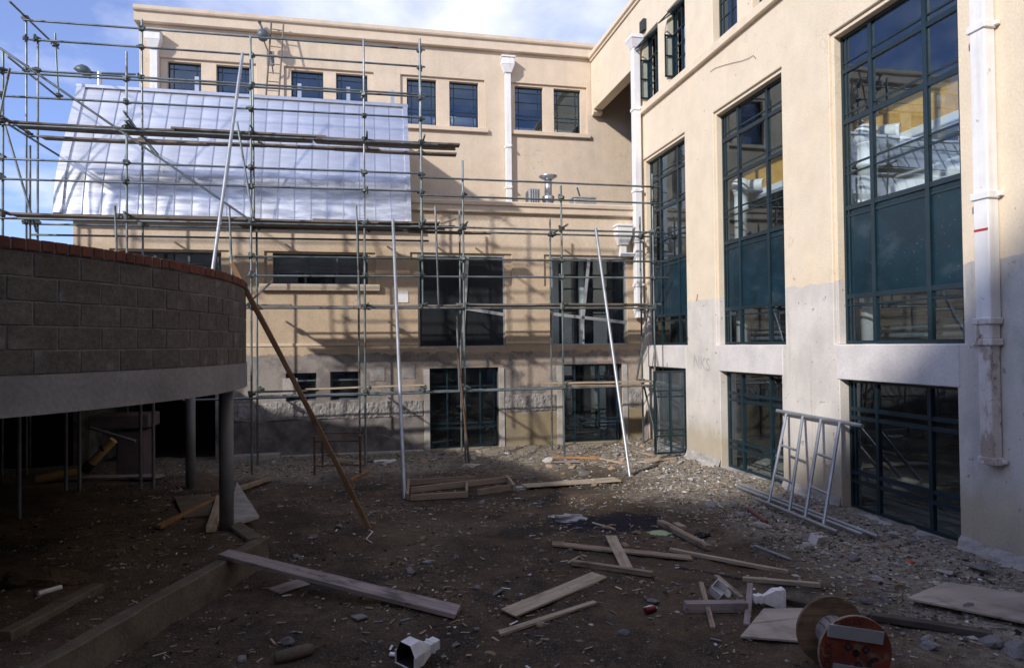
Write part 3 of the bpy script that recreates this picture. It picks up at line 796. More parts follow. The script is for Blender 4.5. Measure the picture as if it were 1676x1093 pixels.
# ---------------------------------------------------------------- back building
UB, LB = 21.7, 17.6
bb = thing('cream_building', 'cream three storey building across the back with paired windows and flat parapet', 'building', (0, LB, 0))
pairs = [((-5.77, -4.83), (-4.40, -3.45)), ((-2.23, -1.27), (-0.88, 0.08)), ((1.32, 2.26), (2.69, 3.64)), ((4.87, 5.83), (6.21, 7.15))]
hl = [(p[0][0]-0.2, p[1][1]+0.2, 9.88, 11.48) for p in pairs]
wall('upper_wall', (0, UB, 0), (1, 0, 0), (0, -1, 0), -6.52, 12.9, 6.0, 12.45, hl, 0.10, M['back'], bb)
def place_u(u, d, z): return Vector((u, UB+0.19+d, z))
for p in pairs:
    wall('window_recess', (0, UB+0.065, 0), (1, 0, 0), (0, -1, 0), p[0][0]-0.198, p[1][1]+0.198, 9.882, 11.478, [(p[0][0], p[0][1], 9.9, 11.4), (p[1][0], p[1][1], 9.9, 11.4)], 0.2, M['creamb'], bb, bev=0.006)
    box('sill', (p[0][0]-0.3, UB-0.11, 9.74), (p[1][1]+0.3, UB+0.05, 9.876), M['creamb'], bb, 0.01)
    for (a, b) in p:
        frame_grid('upper_window', bb, place_u, a, b, 9.9, 11.4, [], [a+0.15, b-0.15], [], [11.22, 10.9, 10.45, 10.32], [10.65], tn=0.026, fw=0.04)
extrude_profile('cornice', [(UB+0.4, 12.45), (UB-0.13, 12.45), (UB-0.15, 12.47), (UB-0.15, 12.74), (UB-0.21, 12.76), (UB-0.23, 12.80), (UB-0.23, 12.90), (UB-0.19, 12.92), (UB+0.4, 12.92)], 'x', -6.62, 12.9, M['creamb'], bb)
box('side_wall', (-6.52, UB+0.11, -0.3), (-6.2, 30, 12.44), M['back'], bb, 0.01)
box('roof_slab', (-6.19, UB+0.42, 12.0), (12.9, 30, 12.3), M['inside'], bb, 0)
box('room_wall', (-6.19, 26, -0.3), (12.9, 26.2, 12.0), M['insidedark'], bb, 0)
box('upper_floor_slab', (-6.19, UB+0.3, 9.2), (12.9, 26, 9.5), M['floorin'], bb, 0)
for (x, z) in ((1.9, 10.3), (3.2, 10.35), (5.3, 10.1), (6.7, 10.1)):
    tube('duct', (x-0.55, UB+0.95, z), (x+0.45, UB+1.0, z), 0.2, M['duct'], bb)
# single storey front range
WA = (-2.27, 0.04, 4.38, 5.15); W0 = (-5.75, -3.47, 4.38, 5.15)
WB = (1.31, 3.61, 2.75, 5.18); WC = (4.89, 7.06, 2.77, 5.18)
S1 = (-1.97, -1.24, 1.46, 2.15); S2 = (-0.90, -0.16, 1.46, 2.17)
D1 = (1.59, 3.41, 0.12, 2.21); D2 = (5.16, 6.88, 0.14, 2.25)
DK = (-6.5, -3.62, -0.3, 2.12)
def grow(h, l, t): return [(h[0]-l, h[1]+l, h[2], h[3]+t)]
lh = [(WA[0]-0.19, WA[1]+0.19, WA[2], WA[3]+0.04), (W0[0]-0.19, W0[1]+0.19, W0[2], W0[3]+0.04)]
for h in (WB, WC):
    lh += [(h[0], h[1], h[2], 4.37), (h[0]-0.19, min(h[1]+0.19, 7.3), 4.37, h[3]+0.04)]
lh += [S1, S2, D1, D2, DK]
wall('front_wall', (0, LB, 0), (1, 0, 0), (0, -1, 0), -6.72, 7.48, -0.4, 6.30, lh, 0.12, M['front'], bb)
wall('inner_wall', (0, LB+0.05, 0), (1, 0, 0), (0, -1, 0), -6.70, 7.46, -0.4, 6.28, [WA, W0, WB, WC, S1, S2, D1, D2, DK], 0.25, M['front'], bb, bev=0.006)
extrude_profile('parapet_cornice', [(LB+0.3, 6.30), (LB-0.09, 6.30), (LB-0.11, 6.32), (LB-0.11, 6.47), (LB-0.16, 6.49), (LB-0.17, 6.57), (LB-0.13, 6.60), (LB+0.3, 6.60)], 'x', 1.02, 7.36, M['creamb'], bb)
box('wall_band', (-6.72, LB-0.022, 2.83), (1.30, LB-0.002, 2.90), M['creamb'], bb, 0.004)
box('wall_band', (3.62, LB-0.022, 2.83), (4.88, LB-0.002, 2.90), M['creamb'], bb, 0.004)
for h in (WA, W0):
    box('sill', (h[0]-0.3, LB-0.12, h[2]-0.17), (h[1]+0.3, LB+0.04, h[2]-0.003), M['creamb'], bb, 0.012)
def place_b(u, d, z): return Vector((u, LB+0.17+d, z))
for h in (WA, W0):
    t = (h[1]-h[0])/3
    frame_grid('louvre_window', bb, place_b, *h, [h[0]+t, h[0]+2*t], [h[0]+0.1, h[1]-0.1], [], [h[2]+0.22, h[2]+0.34, h[2]+0.50], [], fmat=M['slate'], tn=0.022, fw=0.035)
for h, strips in ((WB, (((765, 420), (757, 566)), ((752, 503), (826, 515)))), (WC, (((964, 423), (950, 563)), ((906, 514), (1027, 528))))):
    def place_g(u, d, z): return Vector((u, LB+0.06+d, z))
    w = frame_grid('boarded_window', bb, place_g, *h, [], [], [], [], [], fmat=M['alframe'], fw=0.045, panemats={0: M['smoke']} if h is WB else None)
    for (a, b) in strips:
        p, q = ony(*a, LB+0.055), ony(*b, LB+0.055)
        d = q-p
        s = bpy.data.objects.new('loose_strip', unit('cube', M['alframe']))
        s.matrix_basis = Matrix.Translation((p+q)/2) @ d.to_track_quat('Z', 'Y').to_matrix().to_4x4() @ Matrix.Diagonal((0.02, 0.085, d.length, 1))
        link(s, w)
for h in (S1, S2):
    frame_grid('small_window', bb, place_b, *h, [], [], [h[2]+0.5], [], [], fmat=M['slate'], tk=0.04, fw=0.035)
for k, h in enumerate((D1, D2)):
    c = (h[0]+h[1])/2
    v = [h[0]+0.47, h[1]-0.47] if k == 0 else [h[0]+0.40, h[1]-0.62]
    frame_grid('basement_window', bb, place_b, *h, v, [h[1]-0.1], [0.75, 0.62], [1.72, 1.60], [0.69, 1.66], fmat=M['teal'], tk=0.045, fw=0.04)
    # smooth cement margins beside the opening, proud of the old wall
    for (xa, xb) in ((h[0]-0.16, h[0]-0.004), (h[1]+0.004, h[1]+0.15)):
        box('cement_margin', (xa, LB-0.03, 0.0), (xb, LB-0.003, h[3]-0.02), M['conc'], bb, 0.006)
# hacked-off render band, real relief
def rough_strip(x0_, x1_, z0_, z1_):
    nx, nz_ = int((x1_-x0_)/0.02), int((z1_-z0_)/0.03)
    vs, fs = [], []
    for i in range(nx+1):
        for j in range(nz_+1):
            x, z = x0_+(x1_-x0_)*i/nx, z0_+(z1_-z0_)*j/nz_
            e = 0.0 if i in (0, nx) or j in (0, nz_) else 1.0
            k = 0.55*noise.noise((x*11, z*6, 2))+0.4*noise.noise((x*23, z*14, 5))+0.5*noise.noise((x*3, z*4, 8))
            zz = z+(0.10*noise.noise((x*1.7, 3, z)) if j in (0, nz_) else 0.02*k)
            vs.append((x+0.01*noise.noise((x*20, z*20, 8)), LB-0.004-e*(0.022+0.04*max(-0.5, k)), zz))
    for i in range(nx):
        for j in range(nz_): fs.append((i*(nz_+1)+j, (i+1)*(nz_+1)+j, (i+1)*(nz_+1)+j+1, i*(nz_+1)+j+1))
    o = meshobj('hacked_render', vs, fs, M['rough'], bb)
for a in ((-3.55, 1.42, 0.98, 1.42), (3.58, 4.98, 1.02, 1.48), (7.05, 7.42, 1.05, 1.5)): rough_strip(*a)
for (x, y, s) in ((618, 612, 0.36), (669, 609, 0.32)):
    p = ony(x, y, LB); box('cement_patch', (p.x-s/2, LB-0.014, p.z-s/2), (p.x+s/2, LB-0.002, p.z+s/2), M['rough'], bb, 0.004)
p = ony(470, 632, LB); box('vent_grille', (p.x-0.1, LB-0.02, p.z-0.2), (p.x+0.25, LB-0.003, p.z+0.2), M['conc'], bb, 0.004)
box('wall_foot', (-3.3, LB-0.3, -0.2), (-2.1, LB-0.003, 0.22), M['conc'], bb, 0.02)
box('wall_foot', (-2.1, LB-0.16, -0.2), (1.42, LB-0.003, 0.14), M['conc'], bb, 0.02)
# dark rooms
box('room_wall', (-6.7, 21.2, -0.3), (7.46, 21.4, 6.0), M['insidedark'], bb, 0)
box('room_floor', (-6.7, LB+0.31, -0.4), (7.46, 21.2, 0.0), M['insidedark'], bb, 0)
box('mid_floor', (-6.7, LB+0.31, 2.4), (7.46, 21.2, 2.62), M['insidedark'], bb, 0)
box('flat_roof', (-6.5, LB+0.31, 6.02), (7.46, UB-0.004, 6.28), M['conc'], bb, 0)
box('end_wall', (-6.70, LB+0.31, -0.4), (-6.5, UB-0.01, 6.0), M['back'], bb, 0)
for (a, b) in ((5.05, 5.35), (5.95, 6.1)):
    ub('inner_post', (a, LB+0.9, 2.62), (b, LB+0.95, 5.4), M['duct'], bb)
box('curtain_board', (6.1, 18.6, 0.9), (6.5, 18.66, 2.3), M['inside'], bb, 0)
# rainwater heads and pipes
def hopper(parent, x, z, y, s=1.0):
    bm = bmesh.new()
    bm_box(bm, (x-0.21*s, y-0.30*s, z-0.02*s), (x+0.21*s, y, z+0.20*s), 0.012)
    frustum(bm, (x, y-0.12*s, z-0.26*s), (0.22*s, 0.22*s), (x, y-0.15*s, z-0.021*s), (0.40*s, 0.29*s))
    bm_box(bm, (x-0.235*s, y-0.33*s, z+0.201*s), (x+0.235*s, y-0.002, z+0.26*s), 0.01)
    return bmobj('hopper', bm, M['white'], parent)
o = downpipe(bb, 4.50, 4.69, UB-0.19, UB-0.012, 7.4, 11.76, [9.3, 7.95], M['white']); hopper(o, 4.59, 11.98, UB-0.005)
o = downpipe(bb, -6.18, -5.97, UB-0.19, UB-0.012, 9.0, 11.66, [9.6], M['white']); hopper(o, -6.08, 11.9, UB-0.005)
hp = hopper(bb, 6.90, 5.78, LB-0.004, 1.05)
ub('outlet', (6.82, LB-0.2, 5.30), (6.98, LB-0.03, 5.505), M['white'], hp)
ub('outlet', (6.82, LB-0.2, 5.20), (7.21, LB-0.03, 5.298), M['white'], hp)
p = ony(660, 485, LB-0.006)
tag(box('notice', (p.x-0.13, LB-0.02, p.z-0.16), (p.x+0.13, LB-0.004, p.z+0.14), M['paper'], None, 0.002), 'white paper notice pinned to the shaded cream wall left of the tall dark window', 'notice')

# ---------------------------------------------------------------- zinc roof over the front range
zr = thing('zinc_roof', 'silver standing seam zinc roof with a kicked-out lower edge behind the scaffolding', 'roof', (-2.9, LB, 6.0))
X0, X1 = -7.0, 1.13
prof = [(17.28, 5.93), (17.33, 6.25), (17.40, 6.6), (17.50, 6.95), (17.62, 7.25), (17.76, 7.55), (18.05, 8.15), (18.35, 8.77), (18.62, 9.34)]
NP = 20
xs = [X0+0.19+(X1-0.12-X0-0.19)*i/NP for i in range(NP+1)]
for i in range(NP):
    vs, fs = [], []
    n = 6; sub = []
    for k in range(len(prof)-1):
        for t in range(3): sub.append((prof[k][0]+(prof[k+1][0]-prof[k][0])*t/3, prof[k][1]+(prof[k+1][1]-prof[k][1])*t/3))
    sub.append(prof[-1])
    for (y, z) in sub:
        for j in range(n+1):
            x = xs[i]+(xs[i+1]-xs[i])*j/n
            am = 0.0035 if z < 7.3 else 0.0015
            dy = am*noise.noise((x*0.8, z*3.2, i*3.1))+0.006*math.sin(math.pi*j/n)
            vs.append((x, y-dy, z))
    for a in range(len(sub)-1):
        for j in range(n): fs.append((a*(n+1)+j, a*(n+1)+j+1, (a+1)*(n+1)+j+1, (a+1)*(n+1)+j))
    meshobj('zinc_pan', vs, fs, M['zinc'], zr, smooth=True)
def strip_along(name, x0_, x1_, off, mt):
    vs, fs = [], []
    for (y, z) in prof:
        for (x, o_) in ((x0_, -0.005), (x0_, off), (x1_, off), (x1_, -0.005)): vs.append((x, y-o_*0.9, z+o_*0.35))
    for a in range(len(prof)-1):
        for j in range(3): fs.append((a*4+j, a*4+j+1, a*4+j+5, a*4+j+4))
    fs += [(0, 1, 2, 3), tuple(len(vs)-4+j for j in (3, 2, 1, 0))]
    return meshobj(name, vs, fs, mt, zr)
for i in range(1, NP): strip_along('seam', xs[i]-0.012, xs[i]+0.010, 0.022, M['seam'])
strip_along('verge_flashing', X0, X0+0.188, 0.05, M['zinc'])
strip_along('verge_flashing', X1-0.118, X1, 0.05, M['zinc'])
box('ridge_capping', (X0-0.02, 18.56, 9.33), (X1+0.02, 18.95, 9.42), M['seam'], zr, 0.008)
# cheeks and top deck
for x in (X0+0.01, X1-0.03):
    vs = [(x+dx_, y+0.006, z-0.004) for dx_ in (0, 0.02) for (y, z) in prof] + [(x+dx_, yy, zz) for dx_ in (0, 0.02) for (yy, zz) in ((21.6, 9.33), (21.6, 6.3), (17.75, 6.3), (17.75, 5.93))]
    n = len(prof)
    A = list(range(n))+[2*n, 2*n+1, 2*n+2, 2*n+3]; B = list(range(n, 2*n))+[2*n+4, 2*n+5, 2*n+6, 2*n+7]
    fs = [tuple(A)[::-1], tuple(B)]+[(A[i], A[(i+1) % len(A)], B[(i+1) % len(A)], B[i]) for i in range(len(A))]
    meshobj('cheek', vs, fs, M['slate'], zr)
box('top_deck', (X0+0.03, 18.66, 9.22), (X1-0.03, 21.58, 9.32), M['conc'], zr, 0)
box('soffit', (X0+0.04, 17.30, 5.90), (X1-0.04, 17.58, 5.93), M['slate'], zr, 0)
for px in (322, 490, 570, 717/2.733+380):
    p = ony(px, 150, 19.0); ub('roof_upright', (p.x-0.05, 19.0, 9.32), (p.x+0.05, 19.05, 9.95), M['galv'], zr)

# roof plant on the flat roof behind the parapet
vt = thing('vent_cowl', 'silver flue with flat cap rising behind the parapet right of the zinc roof', 'vent', (5.35, 18.9, 6.28))
p = ony(897, 300, 19.2); cx = p.x
ztop = ony(897, 287, 19.2).z
lathe('pipe', [(0.13, 6.28), (0.13, 6.75), (0.15, 6.85), (0.15, 7.0)], (cx, 19.2, 0), M['galv'], vt)
lathe('collar', [(0.16, 7.001), (0.185, 7.02), (0.185, 7.16), (0.16, 7.18)], (cx, 19.2, 0), M['galv'], vt)
lathe('pipe', [(0.11, 7.181), (0.11, ztop-0.14)], (cx, 19.2, 0), M['galv'], vt)
lathe('cap', [(0.14, ztop-0.139), (0.27, ztop-0.06), (0.28, ztop-0.03), (0.2, ztop), (0.05, ztop+0.015)], (cx, 19.2, 0), M['galv'], vt)
for (x0_, x1_, yb_, yt_, nm, lb, ct, m_) in ((866, 884, 329, 309, 'roof_fan', 'grey ribbed box unit beside the flue cap on the flat roof', 'fan unit', 'galv'), (940, 975, 335, 325, 'skylight', 'low silver skylight kerb right of the flue on the flat roof', 'skylight', 'galv')):
    p, q = ony(x0_, yb_, 19.0), ony(x1_, yt_, 19.0)
    t = thing(nm, lb, ct, ((p.x+q.x)/2, 19.0, 6.28))
    box('casing', (p.x, 19.0, 6.28), (q.x, 19.5, q.z), M[m_], t, 0.015)
    if nm == 'roof_fan':
        for i in range(4): ub('rib', (p.x+0.05+0.07*i, 18.985, 6.5), (p.x+0.08+0.07*i, 18.999, q.z-0.03), M['slate'], t)
        lathe('round_end', [(0.02, -0.06), (0.16, -0.05), (0.17, 0.0)], (p.x-0.001, 19.25, q.z-0.2), M['slate'], t, rot=(0, R(-90), 0))
    else:
        ub('lid', (p.x-0.03, 18.97, q.z+0.001), (q.x+0.03, 19.53, q.z+0.04), M['galv'], t)
p, q = ony(944, 306, 19.4), ony(972, 334, 19.6)
tag(tube('flashing_strip', p, (q.x, 20.4, 6.9), 0.03, M['galv']), 'grey metal strip propped behind the skylight kerb', 'metal strip')

# ladder and globe on the upper wall
ld = thing('ladder', 'wooden ladder leaning on the parapet above the zinc roof', 'ladder', (-2.6, 20.6, 9.32))
top_l, top_r = ony(444, 38, UB-0.30), ony(464, 41, UB-0.30)
bot_l, bot_r = ony(432, 157, 20.6), ony(453, 158, 20.6)
bot_l.z = bot_r.z = 9.33
for a, b in ((bot_l, top_l), (bot_r, top_r)): tube('rail', a, b, 0.026, M['board'], ld)
for i in range(11):
    t = (i+0.6)/11.3; tube('rung', bot_l.lerp(top_l, t), bot_r.lerp(top_r, t), 0.016, M['wood'], ld)
gl = thing('wall_lamp', 'dark globe lamp hung from the parapet beside the ladder', 'lamp', tuple(ony(430, 55, UB-0.5)))
p = ony(430, 58, UB-0.5)
lathe('globe', [(0.17*math.sin(math.pi*i/10)+0.002, 0.19*math.cos(math.pi*i/10)) for i in range(11)][::-1], p, M['slate'], gl, seg=16)
tube('stem', p+Vector((0, 0, 0.17)), ony(425, 38, UB-0.5), 0.03, M['slate'], gl)
tube('bracket', ony(425, 37, UB-0.56), ony(425, 37, UB-0.27), 0.05, M['slate'], gl)
curve_tube('cable', [p+Vector((0.03, 0, -0.17)), p+Vector((0.12, 0.1, -0.4)), p+Vector((0.22, 0.2, -0.7)), p+Vector((0.25, 0.38, -1.0))], 0.02, M['slate'], gl)
p = ony(443, 97, UB-0.45)
tag(box('tied_board', (p.x-0.11, UB-0.5, p.z-0.22), (p.x+0.11, UB-0.47, p.z+0.22), M['bluebat'], None, 0.004), 'small pale blue board tied to the ladder below the globe lamp', 'board')
fl = thing('flood_lamp', 'hooded flood lamp on an arm at the far left roof edge', 'lamp', tuple(ony(163, 150, 20.5)))
p = ony(163, 120, 20.5)
tube('post', (p.x, 20.5, 9.3), (p.x, 20.5, p.z+0.02), 0.07, M['galv'], fl)
q = ony(141, 118, 20.5)
tube('arm', p, q, 0.03, M['slate'], fl); tube('arm', p, ony(222, 122, 20.5), 0.03, M['slate'], fl)
lathe('hood', [(0.02, 0.25), (0.12, 0.22), (0.2, 0.12), (0.23, 0.0)], q+Vector((-0.1, 0, -0.06)), M['slate'], fl, seg=16, rot=(0, R(28), 0))

# ---------------------------------------------------------------- round terrace on columns
TC, TR = Vector((-6.95, 9.4)), 5.33
tr = thing('round_terrace', 'round raised terrace of concrete block and brick coping on steel columns', 'terrace', (TC.x, TC.y, 0.3))
def ring(name, r0, r1, z0, z1, a0, a1, mt, parent, seg=96, jit=0.0):
    vs, fs = [], []
    full = abs(a1-a0) > 359.9
    for i in range(seg+1):
        a = R(a0+(a1-a0)*i/seg)
        for (r, z) in ((r1, z0), (r1, z1), (r0, z1), (r0, z0)): vs.append((TC.x+r*math.cos(a), TC.y+r*math.sin(a), z))
    for i in range(seg):
        for j in range(4): fs.append((i*4+j, (i+1)*4+j, (i+1)*4+(j+1) % 4, i*4+(j+1) % 4))
    if not full: fs += [(3, 2, 1, 0), tuple(seg*4+j for j in range(4))]
    o = meshobj(name, vs, fs, mt, parent)
    for p_ in o.data.polygons:
        p_.use_smooth = False
    return o
ring('ring_beam', TR-0.22, TR+0.012, 2.27, 2.598, 0, 360, M['beamc'], tr, 160)
ring('mortar_core', TR-0.19, TR-0.007, 2.60, 3.61, 0, 360, M['mortar'], tr, 160)
lathe('deck', [(TR-0.225, 2.36), (TR-0.225, 2.58)], (TC.x, TC.y, 0), M['conc'], tr, seg=96)
box('unseen_deck_extension', (-12.5, 12.9, 2.28), (-4.3, 17.55, 2.575), M['conc'], tr, 0.01)  # unseen slab added to keep sun off the ground behind the round deck
AR, AH = 78, 76
def arc_piece(name, w, h, r0, r1, irr, mt):
    """one block, curved to the wall, origin at its own centre"""
    meshes = []
    for v in range(6):
        bm = bmesh.new()
        n = 2
        half = w/2/TR
        rows = []
        for i in range(n+1):
            a = -half+2*half*i/n
            row = []
            for (r, z) in ((r1, -h/2), (r1, h/2), (r0, h/2), (r0, -h/2)):
                j = Vector((random.uniform(-irr, irr), random.uniform(-irr, irr), random.uniform(-irr, irr)))
                row.append(bm.verts.new(Vector((r*math.cos(a)-TR, r*math.sin(a), z))+j))
            rows.append(row)
        for i in range(n):
            for j in range(4): bm.faces.new((rows[i][j], rows[i+1][j], rows[i+1][(j+1) % 4], rows[i][(j+1) % 4]))
        bm.faces.new(rows[0][::-1]); bm.faces.new(rows[n])
        bmesh.ops.recalc_face_normals(bm, faces=bm.faces)
        bmesh.ops.bevel(bm, geom=[e for e in bm.edges if e.calc_face_angle(0) > 0.6], offset=min(0.006, h*0.08), segments=1, affect='EDGES')
        me = bpy.data.meshes.new(name); bm.to_mesh(me); bm.free(); me.materials.append(mt); meshes.append(me)
    return meshes
bl = arc_piece('concrete_block', 0.388, 0.189, TR-0.18, TR, 0.0025, M['block'])
def put(name, me, a, z, parent, dr=0.0):
    o = bpy.data.objects.new(name, me)
    o.location = (TC.x+(TR+dr)*math.cos(a), TC.y+(TR+dr)*math.sin(a), z)
    o.rotation_euler = (0, 0, a)
    return link(o, parent)
pitch = 0.40/TR
for row in range(5):
    n = int(R(AR)/pitch)
    for i in range(-n, n+1):
        put('concrete_block', random.choice(bl), (i+(0.5 if row % 2 else 0))*pitch, 2.70+0.2*row, tr, random.uniform(-0.003, 0.003))
brk = arc_piece('coping_brick', 0.102, 0.092, TR-0.21, TR+0.022, 0.0025, M['brick'])
pb = 0.1135/TR
n = int(R(AR)/pb)
for i in range(-n, n+1):
    put('coping_brick', random.choice(brk), i*pb, 3.662, tr, random.uniform(-0.004, 0.004))
ring('coping_mortar', TR-0.2, TR+0.012, 3.612, 3.698, 0, 360, M['mortar'], tr, 160)
# the far side of the ring, joined
bm = bmesh.new()
def copy_into(bm, me, a, z):
    t = Matrix.Translation((TC.x+TR*math.cos(a), TC.y+TR*math.sin(a), z)) @ Matrix.Rotation(a, 4, 'Z')
    b0 = len(bm.verts); bm.from_mesh(me); bm.verts.ensure_lookup_table()
    for v in bm.verts[b0:]: v.co = t @ v.co
for row in range(5):
    i = int(R(AR)/pitch)+1
    while (i+1)*pitch < 2*math.pi-R(AR)-pitch*0.4:
        copy_into(bm, bl[i % 6], (i+(0.5 if row % 2 else 0))*pitch, 2.70+0.2*row); i += 1
o = bmobj('far_blocks', bm, M['block'], tr); o['kind'] = 'stuff'
bm = bmesh.new()
i = n+1
while i*pb < 2*math.pi-R(AR)-pb: copy_into(bm, brk[i % 6], i*pb, 3.662); i += 1
o = bmobj('far_coping', bm, M['brick'], tr); o['kind'] = 'stuff'
# columns
def column(px, py, r):
    p = gp(px, py); p.z -= 0.1
    o = lathe('column', [(r, p.z), (r, 2.268)], (p.x, p.y, 0), M['coldark'], tr, seg=20)
M['coldark'] = mat('grey_column_paint', (0.16, 0.16, 0.165), 0.5, var=0.2, scale=4, spec=0.5)
column(371, 866, 0.098); column(312, 799, 0.085)
for (a, r_) in ((-60, 4.9), (-110, 4.9), (110, 4.6), (160, 4.9), (210, 4.9)):
    lathe('column', [(0.09, 0), (0.09, 2.268)], (TC.x+r_*math.cos(R(a)), TC.y+r_*math.sin(R(a)), 0), M['coldark'], tr)
M['deckshade'] = mat('deck_shade_black', (0.012, 0.012, 0.013), 0.85, var=0.3, scale=3)  # black in place of the deep shade under the terrace
# black puts deck shade into the colour; retaining wall added against sky light
tag(box('added_retaining_wall', (-9.8, -4, -0.4), (-9.5, 17.5, 2.24), M['deckshade'], None, 0.02), 'added retaining wall beneath the terrace, coloured black for the deep shade', 'wall')
tag(box('boundary_wall', (-14, 17.62, -0.4), (-6.74, 17.9, 2.6), M['deckshade'], None, 0.02), 'low wall beyond the terrace at far left, coloured black for the shade', 'wall')

# raised bed edge
def kerb(name, a, b, w, z0, z1, mt, label, cat):
    a, b = Vector(a), Vector(b); d = (b-a); L_ = d.length
    n = max(8, int(L_/0.08)); vs, fs = [], []
    dd = d.normalized(); nn = Vector((-dd.y, dd.x))
    c = (a+b)/2
    sec = ((-w/2-0.03, z0), (-w/2, z1-0.1), (-w/2+0.004, z1-0.012), (-w/2+0.02, z1), (w/2-0.02, z1), (w/2, z1-0.02), (w/2, z0))
    for i in range(n+1):
        t = i/n
        for (o_, z) in sec:
            k = noise.noise((t*L_*3, o_*8, z*8))*0.014
            p = a+d*t+nn*(o_+k)
            vs.append((p.x-c.x, p.y-c.y, z+k*0.6))
    m_ = len(sec)
    for i in range(n):
        for j in range(m_-1): fs.append((i*m_+j, (i+1)*m_+j, (i+1)*m_+j+1, i*m_+j+1))
    fs += [tuple(range(m_)), tuple(n*m_+j for j in range(m_))[::-1]]
    o = meshobj(name, vs, fs, mt); o.location = (c.x, c.y, 0); WM[o.name] = o.matrix_basis.copy()
    return tag(o, label, cat)
M['kerb'] = mat('dirty_concrete', (0.125, 0.10, 0.072), 0.93, var=0.35, scale=3.5, bump=0.5, bscale=25, fine=0.2)
e = KB-KD*4.0
kerb('concrete_kerb', e, KA, 0.17, -0.25, 0.315, M['kerb'], 'long dirty concrete kerb edging the raised soil, under the big plank', 'kerb')
kerb('concrete_kerb', KA+KN*0.12+KD*0.03, KA+Vector((-0.9, 1.75)), 0.22, -0.2, 0.29, M['kerb'], 'short concrete edge running back from the kerb corner to the column', 'kerb')
p, q = gp(6, 1046), gp(160, 965)
kerb('concrete_kerb', (p.x, p.y), (q.x, q.y), 0.15, 0.1, 0.315, M['kerb'], 'half-buried concrete strip in the raised soil behind the long kerb', 'kerb')

# ---------------------------------------------------------------- scaffolding
sf = thing('scaffolding', 'tube and coupler scaffolding across the back wall and zinc roof', 'scaffolding', (0, 16.4, 0))
YF, YB = 16.0, 16.95
TRR = 0.0245
def T(name, p, q): return tube(name, p, q, TRR, M['steel'], sf)
cpm = bpy.data.meshes.new('coupler')
bm = bmesh.new()
bm_box(bm, (-0.062, -0.056, -0.045), (0.062, 0.056, 0.045), 0.014)
bm_box(bm, (0.035, -0.025, -0.085), (0.08, 0.025, 0.085), 0.006)
bm_box(bm, (-0.09, -0.012, -0.012), (-0.05, 0.012, 0.012))
bm.to_mesh(cpm); bm.free(); cpm.materials.append(M['coup'])
def C(x, y, z):
    o = bpy.data.objects.new('coupler', cpm); o.location = (x, y, z)
    o.rotation_euler = (random.choice((0, R(90))), random.uniform(-0.3, 0.3), random.uniform(0, 6.28)); link(o, sf)
def F(px, py, Y=YF): return ony(px, py, Y)
fx = [(5, 85), (207, 85), (410, 60), (595, 64), (687, 64), (757, 263), (918, 304)]
FX = []
for (px, py) in fx:
    t = F(px, py); FX.append((t.x, t.z))
bot = {0: 0.2, 1: 0.2}
for i, (x, z) in enumerate(FX):
    lx = x+random.uniform(-0.03, 0.03)
    zz = gh(x, YF)-0.02
    if i == 4: zz = 3.7      # this one stops on the middle lift
    T('standard', (lx, YF+random.uniform(-0.02, 0.02), zz), (x, YF, z))
    if i != 4: ub('base_plate', (lx-0.07, YF-0.07, zz), (lx+0.07, YF+0.07, zz+0.012), M['coup'], sf)
xr = F(1069, 400, YF).x
T('standard', (xr, YF, gh(xr, YF)), (xr, YF, F(1069, 285).z))
bxs = [(43, 36, 0.0), (62, 65, 4.5), (232, 32, 4.0), (413, 90, 5.6), (420, 380, 0.0), (586, 380, 0.0), (686, 70, 5.2), (752, 345, 0.0), (900, 358, 0.0), (1047, 355, 0.1)]
BX = []
for (px, py, zb) in bxs:
    t = F(px, py, YB); BX.append((t.x, t.z))
    T('standard', (t.x+random.uniform(-0.03, 0.03), YB, max(zb, gh(t.x, YB)-0.02)), (t.x, YB, t.z))
t = F(32, 228); T('standard', (t.x, YF+0.45, 0.3), (t.x, YF+0.45, t.z))
for (px, py, z) in ((712, 338, 3.65), (583, 338, 3.75), (190, 338, 3.9), (376, 338, 4.2)):
    t = F(px, py); T('puncheon', (t.x+0.06, YF-0.06, z), (t.x, YF-0.06, t.z))
xl, xe = FX[0][0]-0.08, FX[4][0]+0.1
xR = F(1080, 330).x
def ledger(z, x0_, x1_, Y, dz=0.0):
    T('ledger', (x0_, Y, z-dz), (x1_, Y, z))
off = -0.052
for z in (8.66, 8.16, 6.84, 6.42): ledger(z+0.02, xl, xe, YF+off, 0.06)
for z in (7.56, 5.60): ledger(z, xl, xe+0.3, YF+off, 0.04)
for z in (10.2, 9.77, 9.07): ledger(z+0.02, F(40, 60, YB).x, xe+0.1, YB+off, 0.05)
for z in (7.62, 5.66, 5.42): ledger(z, F(50, 60, YB).x, xe+0.15, YB+off, 0.05)
ledger(6.77, xe-0.15, xR, YF+off); ledger(6.35, xe-0.15, xR, YF+off)
ledger(5.61, xe-0.35, xR+0.1, YF+off); ledger(5.66, xe-0.15, xR+0.3, YB+off)
x25 = F(385, 421).x
ledger(4.87, x25, F(1092, 428).x, YF+off, 0.03); ledger(4.46, F(405, 452).x, F(1093, 454).x, YF+off, 0.05)
ledger(3.69, x25, xr+0.05, YF+off, 0.0); ledger(3.74, F(430, 500, YB).x, F(1055, 500, YB).x, YB+off)
ledger(1.74, F(300, 655).x, xr+0.05, YF+off, 0.07); ledger(1.70, F(420, 652, YB).x, F(1050, 632, YB).x, YB+off, 0.05)
